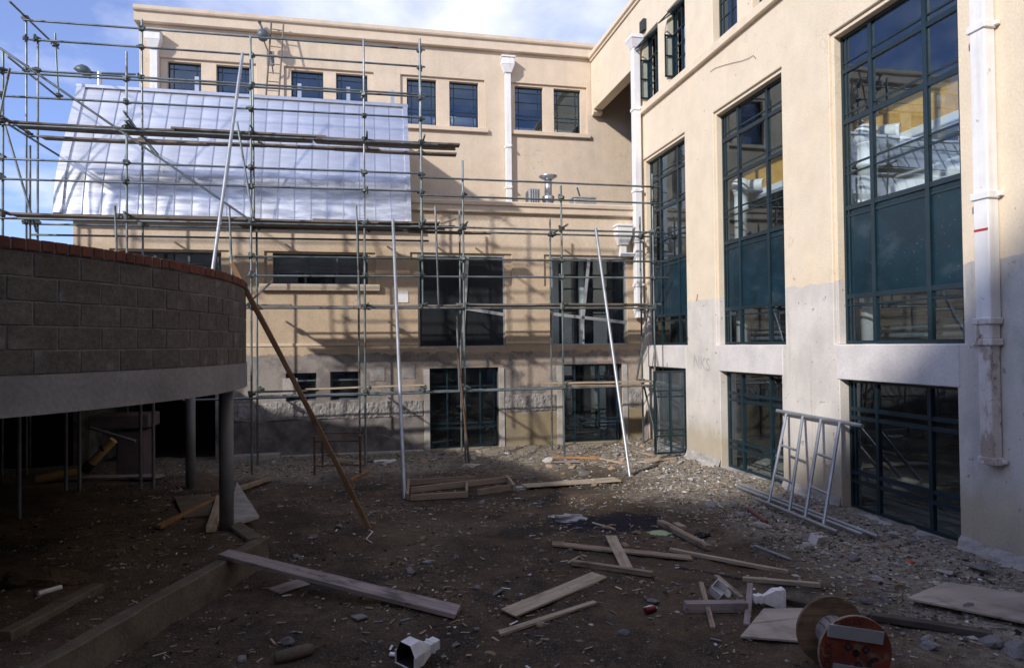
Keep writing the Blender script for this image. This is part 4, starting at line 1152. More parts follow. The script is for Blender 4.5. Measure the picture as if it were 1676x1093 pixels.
# transoms between the two rows
for (x, z) in FX+[(xr, 6.7)]:
    for zl in (7.61, 5.65, 3.73, 1.77):
        if zl > z: continue
        if zl < 5 and x < -3: continue
        T('transom', (x+0.06, YF-0.25-random.random()*0.25, zl+0.05), (x+0.06, YB+0.25, zl+0.05))
        C(x, YF-0.03, zl); C(x+0.06, YB-0.03, zl+0.03)
    for zl in (8.66, 8.16, 6.84, 6.42, 4.87, 4.46):
        if zl < z and not (x < -3 and zl < 5) and not (x > 1.5 and zl > 6.8 and x > 2): C(x, YF-0.03, zl)
for (x, z) in BX:
    for zl in (10.2, 9.77, 9.07, 5.66):
        if zl < z: C(x, YB-0.03, zl)
# raking transoms at the left return
a = F(18, 10, 16.3); T('transom', (-7.42, 16.25, 10.27), (-7.42, 18.6, 10.27))
C(-7.42, YB, 10.24)
T('transom', (-7.30, 15.9, 8.95), (-7.30, 18.3, 8.95))
t = F(90, 55, 18.2); b = F(95, 152, 18.2); T('puncheon', t, b); C(t.x, 18.2, 10.2); C(b.x, 18.2, 8.98)
T('transom', (-7.28, 15.85, 7.52), (-7.28, 18.4, 7.52)); T('transom', (-5.02, 15.7, 7.86), (-5.02, 18.2, 7.5))
T('transom', (-4.95, 15.7, 7.7), (-4.85, 17.5, 7.45))
# braces
T('brace', F(0, 79, YF-0.1), F(412, 362, YF-0.1))
T('brace', F(8, 205, YF+0.4), F(60, 380, YF+0.4))
T('brace', F(16, 112, YF-0.3), F(-6, 215, YF-0.12))
T('brace', F(388, 200, YF-0.1), F(415, 362, YF-0.1))
T('brace', F(402, 500, YF-0.12), F(446, 460, YF+0.3))
T('brace', F(1062, 500, YF+0.2), F(1042, 622, YB-0.2))
T('brace', F(1050, 615, YF+0.4), F(1075, 720, YF+0.3))
tube('brace', F(749, 570, YF-0.1), F(768, 760, YF-0.1), 0.026, M['rust'], sf)
tube('standard', F(747, 500, YF+0.3), F(752, 640, YF+0.3), TRR, M['steel'], sf)

# scaffold boards: each is a thing of its own
def plank(name, label, cat, p, q, w, t, mt, roll=0.0, group=None, sag=0.0, chip=0.004, up=None):
    p, q = Vector(p), Vector(q); d = q-p; L_ = d.length
    bm = bmesh.new()
    n = max(2, int(L_/0.35))
    rows = []
    bow, twist = random.uniform(-1, 1)*min(0.02, L_*0.006), random.uniform(-1, 1)*0.05
    sk = random.uniform(-0.12, 0.12)*w
    for i in range(n+1):
        x = -L_/2+L_*i/n
        u_ = 2*i/n-1
        s = -sag*(1-(2*i/n-1)**2)+random.uniform(-chip, chip)*0.5
        row = []
        for (y, z) in ((-w/2, -t/2), (w/2, -t/2), (w/2, t/2), (-w/2, t/2)):
            row.append(bm.verts.new((x+(random.uniform(-chip, chip)*2+sk*(1 if y > 0 else -1) if i in (0, n) else 0), y+random.uniform(-chip, chip)*0.7+bow*(1-u_*u_), z+s+y*twist*u_)))
        rows.append(row)
    for i in range(n):
        for j in range(4): bm.faces.new((rows[i][j], rows[i+1][j], rows[i+1][(j+1) % 4], rows[i][(j+1) % 4]))
    bm.faces.new(rows[0][::-1]); bm.faces.new(rows[n])
    bmesh.ops.recalc_face_normals(bm, faces=bm.faces)
    bmesh.ops.bevel(bm, geom=[e for e in bm.edges if e.calc_face_angle(0) > 0.8], offset=min(0.004, t*0.15), segments=1, affect='EDGES')
    me = bpy.data.meshes.new(name); bm.to_mesh(me); bm.free(); me.materials.append(mt)
    X = d.normalized(); Zv = (up or Vector((0, 0, 1))); Yv = Zv.cross(X).normalized(); Zv = X.cross(Yv)
    mt4 = Matrix((X, Yv, Zv)).transposed().to_4x4()
    mt4.translation = (p+q)/2
    o = bpy.data.objects.new(name, me)
    o.matrix_basis = mt4 @ Matrix.Rotation(R(roll), 4, 'X')
    link(o)
    return tag(o, label, cat, group)
SB = 'boards on the scaffold lifts'
def sboard(label, x0_, x1_, y, z, tilt=0.0, w=0.225):
    plank('scaffold_board', label, 'scaffold board', (x0_, y, z), (x1_, y+random.uniform(-.02, .02), z+tilt), w, 0.044, M['board'], group=SB, sag=0.012)
zt = 7.64
sboard('front scaffold board of the top lift, left end in front of the sky', -7.35, -4.1, 16.10, zt-0.03)
sboard('second board from the front on the top lift at far left', -7.30, -3.7, 16.34, zt-0.03)
sboard('front board of the top lift in front of the upright zinc pans, middle run', -4.2, -0.9, 16.10, zt+0.012)
sboard('second board of the top lift, middle run before the zinc roof', -3.8, -1.2, 16.34, zt-0.02)
sboard('front board of the top lift sticking out past the right end standard', -1.1, 2.22, 16.12, zt-0.02)
sboard('second board sticking out right on the top lift, underside in shade', -1.15, 2.15, 16.36, zt-0.025)
sboard('rear board of the top lift at far left below the front boards', -7.05, -3.6, 16.86, zt-0.10, 0.03)
sboard('rear board of the top lift with a broken end at mid roof', -5.2, -2.3, 16.90, zt-0.045, 0.03)
sboard('rear board of the top lift, middle run ending at the third standard', -2.7, 0.32, 16.88, zt-0.02, 0.02)
sboard('rear board of the top lift overhanging right beyond the standard', -0.75, 2.25, 16.92, zt-0.02)
zt = 5.71
sboard('long front board of the middle lift at far left above the block wall', -7.4, -2.6, 16.10, zt-0.03)
sboard('second board of the middle lift at far left above the block wall', -7.3, -3.0, 16.34, zt-0.03)
sboard('board lapped over others on the middle lift near the second standard', -5.3, -2.5, 16.12, zt+0.012)
sboard('front board of the middle lift under the zinc eave, centre run', -2.75, 0.3, 16.10, zt-0.02)
sboard('second board of the middle lift under the zinc eave, centre run', -2.6, 0.5, 16.34, zt-0.02)
sboard('paler upper board lapped on the middle lift under the zinc eave', -1.2, 1.72, 16.14, zt+0.018)
sboard('middle lift board ending just right of the zinc roof', 0.1, 2.1, 16.38, zt-0.02)
sboard('rear middle lift board tucked below the zinc eave', -2.9, 0.9, 16.80, zt-0.02)
sboard('third board of the middle lift at far left, nearest the zinc roof', -7.2, -3.2, 16.58, zt-0.02)
sboard('third board of the middle lift under the zinc eave, centre run', -3.1, -0.2, 16.60, zt-0.02)
sboard('third board of the middle lift near the right end of the zinc roof', -0.4, 1.9, 16.62, zt-0.02)
sboard('short board end on the lowered right bay of the middle lift', 1.0, 3.05, 16.60, 5.60)
plank('timber_offcut', 'pale splintered offcut lying on the board end right of the zinc roof', 'timber', F(722, 366, 16.05), F(745, 359, 16.25), 0.07, 0.05, M['pale'])
zt = 3.76
sboard('front board of the window-height lift, left run below the louvre window', -2.6, 0.05, 16.12, zt-0.02)
sboard('second board of the window-height lift, left run', -2.2, 0.4, 16.36, zt-0.02)
sboard('third board of the window-height lift, left run nearest the wall', -2.4, 0.2, 16.62, zt-0.02)
sboard('board with its end lapped on the left end of the window-height lift', -2.95, -1.7, 16.30, zt+0.02)
sboard('front board of the window-height lift across the tall dark window', -0.1, 2.3, 16.12, zt+0.0)
sboard('second board of the window-height lift across the tall dark window', 0.3, 2.6, 16.36, zt-0.01)
sboard('third board of the window-height lift behind the tall dark window bay', 0.1, 2.5, 16.62, zt-0.01)
sboard('front board of the window-height lift between the two tall windows', 2.1, 4.85, 16.12, zt+0.03)
sboard('second board of the window-height lift between the two tall windows', 2.4, 5.0, 16.36, zt+0.03)
sboard('third board of the window-height lift between the two tall windows', 2.3, 5.1, 16.62, zt+0.03)
sboard('front board of the window-height lift at the right corner', 4.7, 7.0, 16.12, zt+0.04)
sboard('second board of the window-height lift at the right corner', 4.8, 7.05, 16.36, zt+0.04)
sboard('third board of the window-height lift at the right corner', 4.9, 7.05, 16.62, zt+0.04)
plank('scaffold_board', 'pale narrow board on the lowest lift before the two small basement windows', 'scaffold board', F(500, 637, 16.15), F(694, 630, 16.15), 0.15, 0.035, M['pale'], group=SB)
plank('scaffold_board', 'short grey board on the lowest lift below the small basement windows, left', 'scaffold board', F(424, 641, 16.3), F(520, 639, 16.3), 0.2, 0.035, M['board'], group=SB)
plank('scaffold_board', 'pale board on the lowest lift at the right corner, upper of two', 'scaffold board', F(890, 627, 16.2), F(1078, 624, 16.2), 0.225, 0.038, M['pale'], group=SB)
plank('scaffold_board', 'pale board on the lowest lift at the right corner, lower of two', 'scaffold board', F(902, 631, 16.05), F(1066, 630, 16.05), 0.225, 0.035, M['wood'], group=SB)

M['brownprop'] = mat('brown_timber', wood_grain((0.27, 0.165, 0.09), (0.20, 0.115, 0.06), (0.16, 0.10, 0.06)), 0.8, var=0.15, scale=3, bump=0.25, bscale=8, coord='obj', bdist=0.005)
# long poles leaning against the scaffold
p = gp(662, 816); tag(tube('leaning_pole', p, F(643, 360, 15.9), 0.036, M['alu']), 'long silver pole leaning on the scaffold from the left end of the wooden frame', 'pole', 'poles leaning on the scaffolding')
p = gp(1031, 779); tag(tube('leaning_pole', p, F(975, 374, 15.9), 0.036, M['alu']), 'long silver pole leaning on the scaffold in front of the right-hand basement window', 'pole', 'poles leaning on the scaffolding')
p = ony(328, 556, 13.4); p.z = 2.6; tag(tube('leaning_pole', p, F(397, 88, 15.88), 0.036, M['alu']), 'long silver pole rising from behind the block wall across the zinc roof', 'pole', 'poles leaning on the scaffolding')
p = gp(605, 866); q = ony(392, 456, 9.95)
q = p.lerp(q, 1.055)
plank('timber_prop', 'long brown timber prop leaning from the soil onto the brick coping', 'timber', p, q, 0.07, 0.04, M['brownprop'], roll=65)

# ---------------------------------------------------------------- timber and debris on the ground
TG = 'timber lying on the soil'
def gplank(name, label, a, b, w, t, mt, za=0.0, zb=0.0, cat='timber', roll=0):
    p, q = gp(*a), gp(*b)
    p.z += t*0.38+za; q.z += t*0.38+zb
    # rest on the bumps under it, bedded in by a centimetre
    sd = Vector((-(q-p).y, (q-p).x, 0)).normalized()*w*0.5
    up_ = 0.0
    for i in range(13):
        c_ = p.lerp(q, i/12)
        for e_ in (-1, 0, 1): up_ = max(up_, gh(c_.x+sd.x*e_, c_.y+sd.y*e_)-(c_.z-t/2))
    up_ = max(0.0, up_-0.010)
    p.z += up_; q.z += up_
    return plank(name, label, cat, p, q, w, t, mt, roll=roll, group=TG)
# the big plank: far end on the kerb, near end on the soil
p = onz(366, 906, 0.345); q = gp(750, 1006); q.z += 0.03
plank('big_plank', 'long thick grey plank propped on the concrete kerb in the foreground', 'plank', p, q, 0.23, 0.05, M['plankgrey'], group=TG)
gplank('board', 'wide pale board lying diagonally in the centre foreground', (832, 1008), (981, 945), 0.24, 0.025, M['pale'])
gplank('batten', 'thin pale batten beside the wide board, nearest the white rainwater head', (816, 1038), (974, 987), 0.075, 0.03, M['pale'])
gplank('beam', 'greenish square timber lying right of the wide foreground board', (936, 925), (1069, 945), 0.075, 0.06, M['wood'])
gplank('board', 'long brown board lying under the short crossing board', (904, 891), (1132, 915), 0.15, 0.03, M['wood'])
gplank('board', 'short pale board lying across the long brown board', (1000, 884), (1026, 933), 0.15, 0.022, M['pale'], 0.06, 0.02)
gplank('beam', 'split brown beam lying by the green cloth on the oily patch', (1080, 859), (1160, 902), 0.10, 0.07, M['wood'])
gplank('timber_block', 'small timber block beside the split brown beam', (1105, 861), (1119, 868), 0.11, 0.06, M['wood'])
gplank('batten', 'long thin pale batten lying right of the short crossing board', (1096, 902), (1290, 939), 0.06, 0.045, M['pale'])
gplank('batten', 'pale batten lying above the white rainwater head on the right', (1216, 951), (1343, 961), 0.06, 0.05, M['pale'])
gplank('stick', 'thin broken stick left of the oily patch', (970, 855), (1006, 867), 0.035, 0.02, M['pale'])
gplank('batten', 'short brown batten pointing at the white box scrap', (1173, 945), (1215, 982), 0.06, 0.04, M['wood'])
gplank('beam', 'thick grey timber offcut beside the small plywood square', (1121, 1001), (1222, 1000), 0.10, 0.10, M['plankgrey'])
gplank('stick', 'grey stick leaning across the thick timber offcut', (1148, 975), (1167, 1028), 0.05, 0.03, M['wood'], 0.13, 0.0)
gplank('stick', 'short grey batten end at the right end of the thick offcut', (1228, 975), (1222, 1025), 0.06, 0.035, M['plankgrey'], 0.12, 0.0)
gplank('batten', 'blue grey batten on the gravel right of the oily patch', (1235, 894), (1294, 917), 0.05, 0.02, M['bluebat'])
gplank('dark_timber', 'long dark timber behind the cable drum', (1290, 987), (1420, 1017), 0.10, 0.06, M['dark'])
gplank('dark_timber', 'long dark timber lying right of the cable drum before the plywood sheet', (1425, 1014), (1625, 1046), 0.11, 0.06, M['dark'])
gplank('dark_timber', 'thin black bar lying left of the pale batten by the rainwater head', (1112, 930), (1214, 949), 0.03, 0.02, M['dark'])
gplank('timber', 'orange brown timber on the raised soil leading to the front column', (258, 868), (364, 816), 0.10, 0.05, M['orange'])
gplank('timber', 'pale thick timber on the raised soil beside the front column', (345, 872), (361, 818), 0.13, 0.08, M['pale'])
gplank('timber', 'brown timber lying just right of the front column', (374, 809), (441, 787), 0.12, 0.07, M['wood'])
gplank('board', 'grey board lying in the dark under the terrace', (85, 790), (262, 785), 0.3, 0.05, M['plankgrey'])
gplank('board', 'brown board scrap lying flat by the kerb under the big plank', (448, 968), (498, 953), 0.26, 0.012, M['plankgrey'])
gplank('board', 'long pale board on the sunlit dirt right of the wooden frame', (857, 799), (1011, 788), 0.36, 0.022, M['pale'])
gplank('timber', 'brown timber at the foot of the right-hand basement window, front', (905, 750), (985, 752), 0.09, 0.05, M['orange'])
gplank('timber', 'brown timber beside the leaning silver pole by the basement window', (968, 748), (1022, 760), 0.09, 0.04, M['wood'])
gplank('timber', 'brown timber piece lying below the open glazed door', (1045, 735), (1070, 748), 0.10, 0.05, M['wood'])
gplank('board', 'pale board lying under the open glazed door', (1052, 757), (1098, 748), 0.35, 0.02, M['pale'])
gplank('board', 'thin grey sheet of board at the foot of the scaffold standard', (900, 756), (948, 757), 0.22, 0.012, M['plankgrey'])
gplank('timber', 'brown stick under the leaning timber prop by the rusty trestle', (574, 787), (604, 772), 0.06, 0.05, M['orange'])
gplank('timber', 'yellowish timber lying under the rusty trestle', (545, 752), (594, 760), 0.14, 0.08, M['pale'])
gplank('stick', 'white stick on the soil beside the greenish timber', (929, 923), (949, 912), 0.03, 0.02, M['pale'])
gplank('stick', 'grey batten on the gravel near the foot of the right leaning pole', (1035, 778), (1078, 762), 0.05, 0.03, M['dark'])

# plywood sheets
def sheet(name, label, px, t, mt, lift=0.02):
    ps = [gp(*a) for a in px]
    c = sum(ps, Vector())/len(ps)
    bm = bmesh.new()
    top = max(gh(a_.x+(b_.x-a_.x)*u_, a_.y+(b_.y-a_.y)*u_) for a_ in ps for b_ in ps+[c] for u_ in (0.15, 0.3, 0.5, 0.7, 0.85))
    z0_ = max(max(p_.z for p_ in ps)*0.5+c.z*0.5+lift, top-0.012)
    lo_ = [bm.verts.new((p_.x-c.x, p_.y-c.y, z0_-c.z)) for p_ in ps]; hi = [bm.verts.new((p_.x-c.x, p_.y-c.y, z0_-c.z+t)) for p_ in ps]
    n_ = len(ps)
    bm.faces.new(lo_[::-1]); bm.faces.new(hi)
    for i in range(n_): bm.faces.new((lo_[i], lo_[(i+1) % n_], hi[(i+1) % n_], hi[i]))
    bmesh.ops.recalc_face_normals(bm, faces=bm.faces)
    o = bmobj(name, bm, mt); o.location = c; WM[o.name] = o.matrix_basis.copy()
    return tag(o, label, 'plywood', 'plywood sheets on the ground')
sheet('plywood_sheet', 'large plywood sheet lying at the right edge of the foreground', [(1484, 991), (1548, 962), (1760, 985), (1740, 1045)], 0.02, M['ply'])
sheet('plywood_sheet', 'small square of plywood lying left of the cable drum', [(1212, 1048), (1250, 1001), (1328, 1003), (1326, 1055)], 0.018, M['ply'])
sheet('concrete_slab', 'broken concrete slab with sharp corner right of the front column', [(368, 868), (388, 806), (424, 868)], 0.04, M['conc'], 0.01)
sheet('concrete_slab', 'flat broken slab left of the front column under the orange timber', [(285, 818), (345, 812), (350, 845), (300, 850)], 0.03, M['kerb'], 0.01)
for n_ in ('concrete_slab', 'concrete_slab.001'):
    o = bpy.data.objects[n_]; o['category'] = 'slab'; o['group'] = 'broken slabs by the column'

# timber formwork frame lying flat
ff = thing('formwork_frame', 'nailed timber formwork frame lying on the dirt in the middle', 'timber frame', tuple(gp(740, 805)))
def fmember(a, b, w=0.05, h=0.10):
    p, q = gp(*a), gp(*b); z_ = (gp(740, 805).z)+h/2
    p.z = q.z = z_
    d = q-p; X = d.normalized(); Zv = Vector((0, 0, 1)); Yv = Zv.cross(X)
    mt4 = Matrix((X, Yv, Zv)).transposed().to_4x4(); mt4.translation = (p+q)/2
    o = bpy.data.objects.new('member', unit('cube', M['wood'])); o.matrix_basis = mt4 @ Matrix.Diagonal((d.length, w, h, 1)); link(o, ff)
fmember((672, 797), (778, 789)); fmember((672, 807), (838, 793)); fmember((672, 821), (766, 815)); fmember((782, 812), (838, 806))
fmember((667, 819), (669, 795)); fmember((764, 812), (764, 799)); fmember((829, 790), (842, 806))
p = gp(852, 798)

# rusty trestle
tz = thing('rusty_trestle', 'rusty steel trestle standing before the shaded base wall', 'trestle', tuple(gp(555, 770)))
A_, B_, C_, D_ = gp(515, 778), gp(590, 776), gp(598, 762), gp(528, 765)
tops = []
for q, hpx in ((A_, 0.83), (B_, 0.83), (C_, 0.88), (D_, 0.88)):
    t = q+Vector((0, 0, hpx)); tops.append(t); tube('leg', q, t, 0.024, M['rust'], tz)
    lathe('cup', [(0.024, -0.02), (0.045, 0.0), (0.045, 0.03)], t, M['rust'], tz, seg=10)
for i, j in ((0, 1), (1, 2), (2, 3), (3, 0)): tube('rail', tops[i]-Vector((0, 0, 0.09)), tops[j]-Vector((0, 0, 0.09)), 0.02, M['rust'], tz)
tube('rail', A_.lerp(tops[0], 0.25), B_.lerp(tops[1], 0.25), 0.016, M['rust'], tz)

# tube frame leaning on the pier, and the tubes on the ground below it
lf = thing('tube_frame', 'silver welded tube frame with two ladders leaning on the pier between windows', 'tube frame', (6.6, 9.5, 0.1))
tl = Vector((7.42, 11.22, 1.53)); t_r = Vector((7.42, 9.02, 1.50))
tube('top_tube', tl, t_r, 0.033, M['alu'], lf)
legs = []
for (yt_, yb_) in ((10.90, 10.27), (10.43, 9.70), (9.95, 9.30), (9.49, 8.87)):
    a, b = Vector((7.39, yt_, 1.50)), Vector((6.60, yb_, 0.09)); tube('leg', a, b, 0.026, M['alu'], lf); legs.append((a, b))
for (i, j) in ((0, 1), (2, 3)):
    for t in (0.36, 0.70): tube('rung', legs[i][0].lerp(legs[i][1], t), legs[j][0].lerp(legs[j][1], t+0.02), 0.022, M['alu'], lf)
tube('bottom_tube', (6.60, 10.65, 0.08), (6.55, 8.5, 0.08), 0.03, M['alu'], lf)
tag(tube('loose_tube', (6.93, 11.7, 0.10), (6.92, 8.15, 0.085), 0.028, M['alu']), 'silver tube on the ground nearest the wall behind the leaning tube frame', 'tube', 'loose tubes under the leaning frame')
tag(tube('loose_tube', (6.80, 11.6, 0.09), (6.80, 8.30, 0.08), 0.028, M['alu']), 'silver tube on the ground between the leaning frame and the wall, outer one', 'tube', 'loose tubes under the leaning frame')

M['hollowdark'] = mat('hollow_shade_black', (0.02, 0.019, 0.02), 0.8, var=0.3, scale=6)  # near-black colour holds the shade inside the open hollow
# rainwater heads lying about
def rain_head(label, pos, rot, s):
    t = thing('rainwater_head', label, 'rainwater head', tuple(pos))
    bm = bmesh.new()
    # open half-hexagon hopper, walls 8 mm
    def loft(sec):
        prev = None
        for pts in sec:
            cur = [bm.verts.new(q) for q in pts]
            if prev:
                for i in range(len(cur)): bm.faces.new((prev[i], prev[(i+1) % len(cur)], cur[(i+1) % len(cur)], cur[i]))
            prev = cur
        return prev
    def sec(z, w, d, inset=0):
        w -= inset; d -= inset
        return [(-w, 0+inset, z), (w, 0+inset, z), (w, d*0.55, z), (w*0.55, d, z), (-w*0.55, d, z), (-w, d*0.55, z)]
    last = loft([sec(0.34, 0.14, 0.25), sec(0.20, 0.14, 0.25), sec(0.19, 0.13, 0.235), sec(0.02, 0.06, 0.12)])
    bm.faces.new(last)
    b = bmobj('hopper', bm, M['head'], t)
    bm = bmesh.new()
    last = loft([sec(0.06, 0.062, 0.12, 0.006), sec(0.20, 0.122, 0.222, 0.006), sec(0.341, 0.14, 0.25, 0.012), sec(0.341, 0.139, 0.249)])
    l_ = bmobj('shade_lining', bm, M['hollowdark'], t)
    bm = bmesh.new(); bm_box(bm, (-0.06, 0.005, -0.13), (0.06, 0.115, 0.018), 0.006); bm_box(bm, (-0.07, -0.004, -0.05), (0.07, 0.124, -0.02), 0.004)
    c = bmobj('outlet', bm, M['head'], t)
    bm = bmesh.new(); bm_box(bm, (-0.15, -0.006, 0.342), (0.15, 0.0, 0.36)); bm_box(bm, (-0.152, 0.001, 0.315), (-0.142, 0.14, 0.355)); bm_box(bm, (0.142, 0.001, 0.315), (0.152, 0.14, 0.355))
    d_ = bmobj('rim', bm, M['head'], t)
    mw = Matrix.Translation(pos) @ rot.to_matrix().to_4x4() @ Matrix.Diagonal((s, s, s, 1))
    for o in (b, c, d_, l_):
        o.matrix_parent_inverse = Matrix.Identity(4)
        o.matrix_basis = Matrix.Identity(4)
    t.matrix_basis = mw
    return t
p = gp(690, 1084)
rain_head('white cast iron rainwater head lying open end forward at the bottom edge', p+Vector((0.06, 0.0, 0.085)), Euler((R(94), R(4), R(-50))), 0.80)
p = gp(1258, 998)
rain_head('white rainwater head lying on its side above the small plywood square', p+Vector((-0.04, 0.03, 0.10)), Euler((R(90), R(90), R(80))), 0.66)
p = gp(1172, 978)
ws = thing('white_box', 'white broken sheet-metal box scrap left of the rainwater head', 'metal scrap', tuple(p))
bm = bmesh.new()
for (a, b) in (((-0.11, -0.09, 0), (-0.10, 0.09, 0.16)), ((0.10, -0.09, 0), (0.11, 0.09, 0.16)), ((-0.099, 0.08, 0), (0.099, 0.09, 0.16)), ((-0.099, -0.09, 0), (0.099, 0.079, 0.01))):
    bm_box(bm, a, b, mtx=Matrix.Translation(p+Vector((0, 0, 0.06))) @ Euler((R(35), R(-20), R(30))).to_matrix().to_4x4() @ Matrix.Scale(0.72, 4))
bmobj('casing', bm, M['head'], ws)
lathe('spigot', [(0.03, 0), (0.045, 0.02), (0.045, 0.06)], gp(1185, 974)+Vector((0, 0, 0.02)), M['head'], ws, seg=12, rot=(R(70), 0, R(20)))

# cable drum
RD = 0.30
fc = onz(1400.5, 1068, RD+gh(4.1, 4.9)); bc = onz(1357, 1051, RD+gh(4.1, 4.9))
ax = Vector((-0.21, -0.978, 0)).normalized(); width = 0.45
base = fc.copy(); base.z -= RD
cd = thing('cable_drum', 'orange stencilled wooden cable drum at the bottom right', 'cable drum', tuple(base))
Xd = Vector((0, 0, 1)).cross(ax).normalized()           # to the right when facing the front flange
MD = Matrix((Xd, Vector((0, 0, 1)), ax)).transposed().to_4x4(); MD.translation = fc
def dr(o): o.matrix_basis = MD @ o.matrix_basis; WM[o.name] = o.matrix_basis.copy(); return o
def disc(name, r, z0_, z1_, mt, mts=None, seg=48):
    bm = bmesh.new()
    bmesh.ops.create_cone(bm, cap_ends=True, segments=seg, radius1=r, radius2=r, depth=z1_-z0_, matrix=Matrix.Translation((0, 0, (z0_+z1_)/2)))
    bmesh.ops.bevel(bm, geom=[e for e in bm.edges if abs(e.calc_face_angle(0)) > 1.0], offset=0.004, segments=1, affect='EDGES')
    me = bpy.data.meshes.new(name)
    for f in bm.faces:
        if mts and f.normal.z > 0.9: f.material_index = 1
    bm.to_mesh(me); bm.free()
    for q in (mts or [mt]): me.materials.append(q)
    o = bpy.data.objects.new(name, me); o.matrix_basis = MD.copy(); link(o, cd); return o
f1 = disc('flange', RD, -0.03, 0.0, M['wood'], [M['wood'], M['drumred']])
disc('flange', RD, -width, -width+0.03, M['drumwood'], [M['drumwood'], M['drumwood']])
for i in range(14):      # barrel staves
    a = 2*math.pi*i/14
    o = bpy.data.objects.new('stave', unit('cube', M['plankgrey']))
    o.matrix_basis = MD @ Matrix.Translation((0.13*math.cos(a), 0.13*math.sin(a), -width/2)) @ Matrix.Rotation(a, 4, 'Z') @ Matrix.Diagonal((0.02, 0.056, width-0.062, 1)); link(o, cd)
def onface(name, mt, x, y, w, h, ang=0, z=0.004, t=0.008):
    o = bpy.data.objects.new(name, unit('cube', mt)); o.matrix_basis = MD @ Matrix.Translation((x, y, z)) @ Matrix.Rotation(R(ang), 4, 'Z') @ Matrix.Diagonal((w, h, t, 1)); link(o, cd); return o
# px scale on the flange: about 4.41*56 zoom px per radius
def fxy(zx, zy): return ((zx-1325)/248.0*RD, -(zy-655)/265.0*RD)
x, y = fxy(1322, 515); onface('nailed_board', M['alframe'], x, y, 0.45, 0.10, -9, 0.013, 0.022)
x, y = fxy(1330, 775); onface('nailed_board', M['alframe'], x, y, 0.40, 0.06, -9, 0.013, 0.022)
for (zx, zy) in ((1272, 608), (1390, 630), (1338, 742)):
    x, y = fxy(zx, zy); onface('washer', M['ink'], x, y, 0.052, 0.052, 40, 0.005, 0.008)
    o = bpy.data.objects.new('bolt', unit('cyl', M['rust'])); o.matrix_basis = MD @ Matrix.Translation((x, y, 0.013)) @ Matrix.Diagonal((0.011, 0.011, 0.012, 1)); link(o, cd)
o = bpy.data.objects.new('axle_hole', unit('cyl', M['blackrub'])); o.matrix_basis = MD @ Matrix.Translation((0, 0, 0.001)) @ Matrix.Diagonal((0.026, 0.032, 0.008, 1)); link(o, cd)
def ftext(s, zx, zy, size, ang):
    x, y = fxy(zx, zy); return text('lettering', s, size, MD @ Matrix.Translation((x, y, 0.0025)) @ Matrix.Rotation(R(ang), 4, 'Z'), M['ink'], cd)
ftext('OLEX', 1140, 668, 0.085, 84)
ftext('CABLES', 1272, 440, 0.065, 6)
# dark crescent mark
bm = bmesh.new(); pts = []
for i in range(13):
    a = R(60+200*i/12); pts.append((0.06*math.cos(a), 0.06*math.sin(a)))
for i in range(13):
    a = R(260-200*i/12); pts.append((0.02+0.045*math.cos(a), -0.012+0.045*math.sin(a)))
x, y = fxy(1450, 740)
vs = [bm.verts.new((x+a_, y+b_, 0.0022)) for a_, b_ in pts]
for i in range(12): bm.faces.new((vs[i], vs[i+1], vs[24-i], vs[25-i]))
o = bmobj('stencil_mark', bm, M['ink'], cd); o.matrix_basis = MD.copy()

# small scraps
def blob(name, label, cat, pos, size, mt, seed, amp=0.45, sub=3, flat=1.0):
    bm = bmesh.new(); bmesh.ops.create_icosphere(bm, subdivisions=sub, radius=1)
    for v in bm.verts:
        n_ = noise.noise(v.co*1.7+Vector((seed, 0, 0)))*amp+noise.noise(v.co*4+Vector((seed, 5, 0)))*amp*0.5
        v.co = Vector((v.co.x*size[0], v.co.y*size[1], max(-0.2*size[2], v.co.z*size[2])))*(1+n_)
    me = bpy.data.meshes.new(name); bm.to_mesh(me); bm.free(); me.materials.append(mt)
    o = bpy.data.objects.new(name, me); o.location = pos; link(o); return tag(o, label, cat)
blob('plastic_bag', 'crumpled grey plastic sheet on the dirt left of the oily patch', 'plastic sheet', gp(930, 852), (0.34, 0.10, 0.09), M['plastic'], 3, 0.8).rotation_euler = (0, 0, R(-25))
blob('green_cloth', 'light green cloth lying on the oily patch', 'cloth', gp(1078, 873), (0.22, 0.13, 0.03), M['green'], 8, 0.6)
blob('black_bag', 'crumpled black plastic beside the split brown beam', 'plastic scrap', gp(1150, 877), (0.13, 0.08, 0.05), M['blackrub'], 9, 0.7)
blob('plastic_bag', 'small white plastic wrap at the right end of the wooden frame', 'plastic scrap', gp(850, 800), (0.16, 0.06, 0.05), M['plastic'], 13, 0.8)
blob('plastic_bag', 'white and blue plastic scraps at the foot of the back wall', 'plastic scrap', gp(628, 752), (0.28, 0.08, 0.05), M['paper'], 17, 0.8)
blob('cement_bag', 'torn brown paper bag at the foot of the middle scaffold standard', 'paper bag', gp(770, 762), (0.22, 0.12, 0.05), M['ply'], 19, 0.6)
blob('dirt_mound', 'small mossy mound of soil at the far left', 'mound', gp(60, 955), (0.45, 0.25, 0.14), M['soil'], 23, 0.5, 3)
p = gp(484, 1078)
gb = thing('fire_extinguisher', 'dusty grey cylinder bottle lying at the bottom left of the foreground', 'cylinder', tuple(p))
d = Vector((0.93, 0.36, 0.0)).normalized()
qrot = d.to_track_quat('Z', 'Y').to_euler()
lathe('body', [(0.03, -0.19), (0.055, -0.17), (0.058, 0.1), (0.045, 0.15), (0.02, 0.17)], p+Vector((0, 0, 0.055)), M['kerb'], gb, rot=qrot)
tube('neck', p+d*0.17+Vector((0, 0, 0.055)), p+d*0.2+Vector((0, 0, 0.055)), 0.018, M['rust'], gb)
gb.name = 'gas_cylinder'
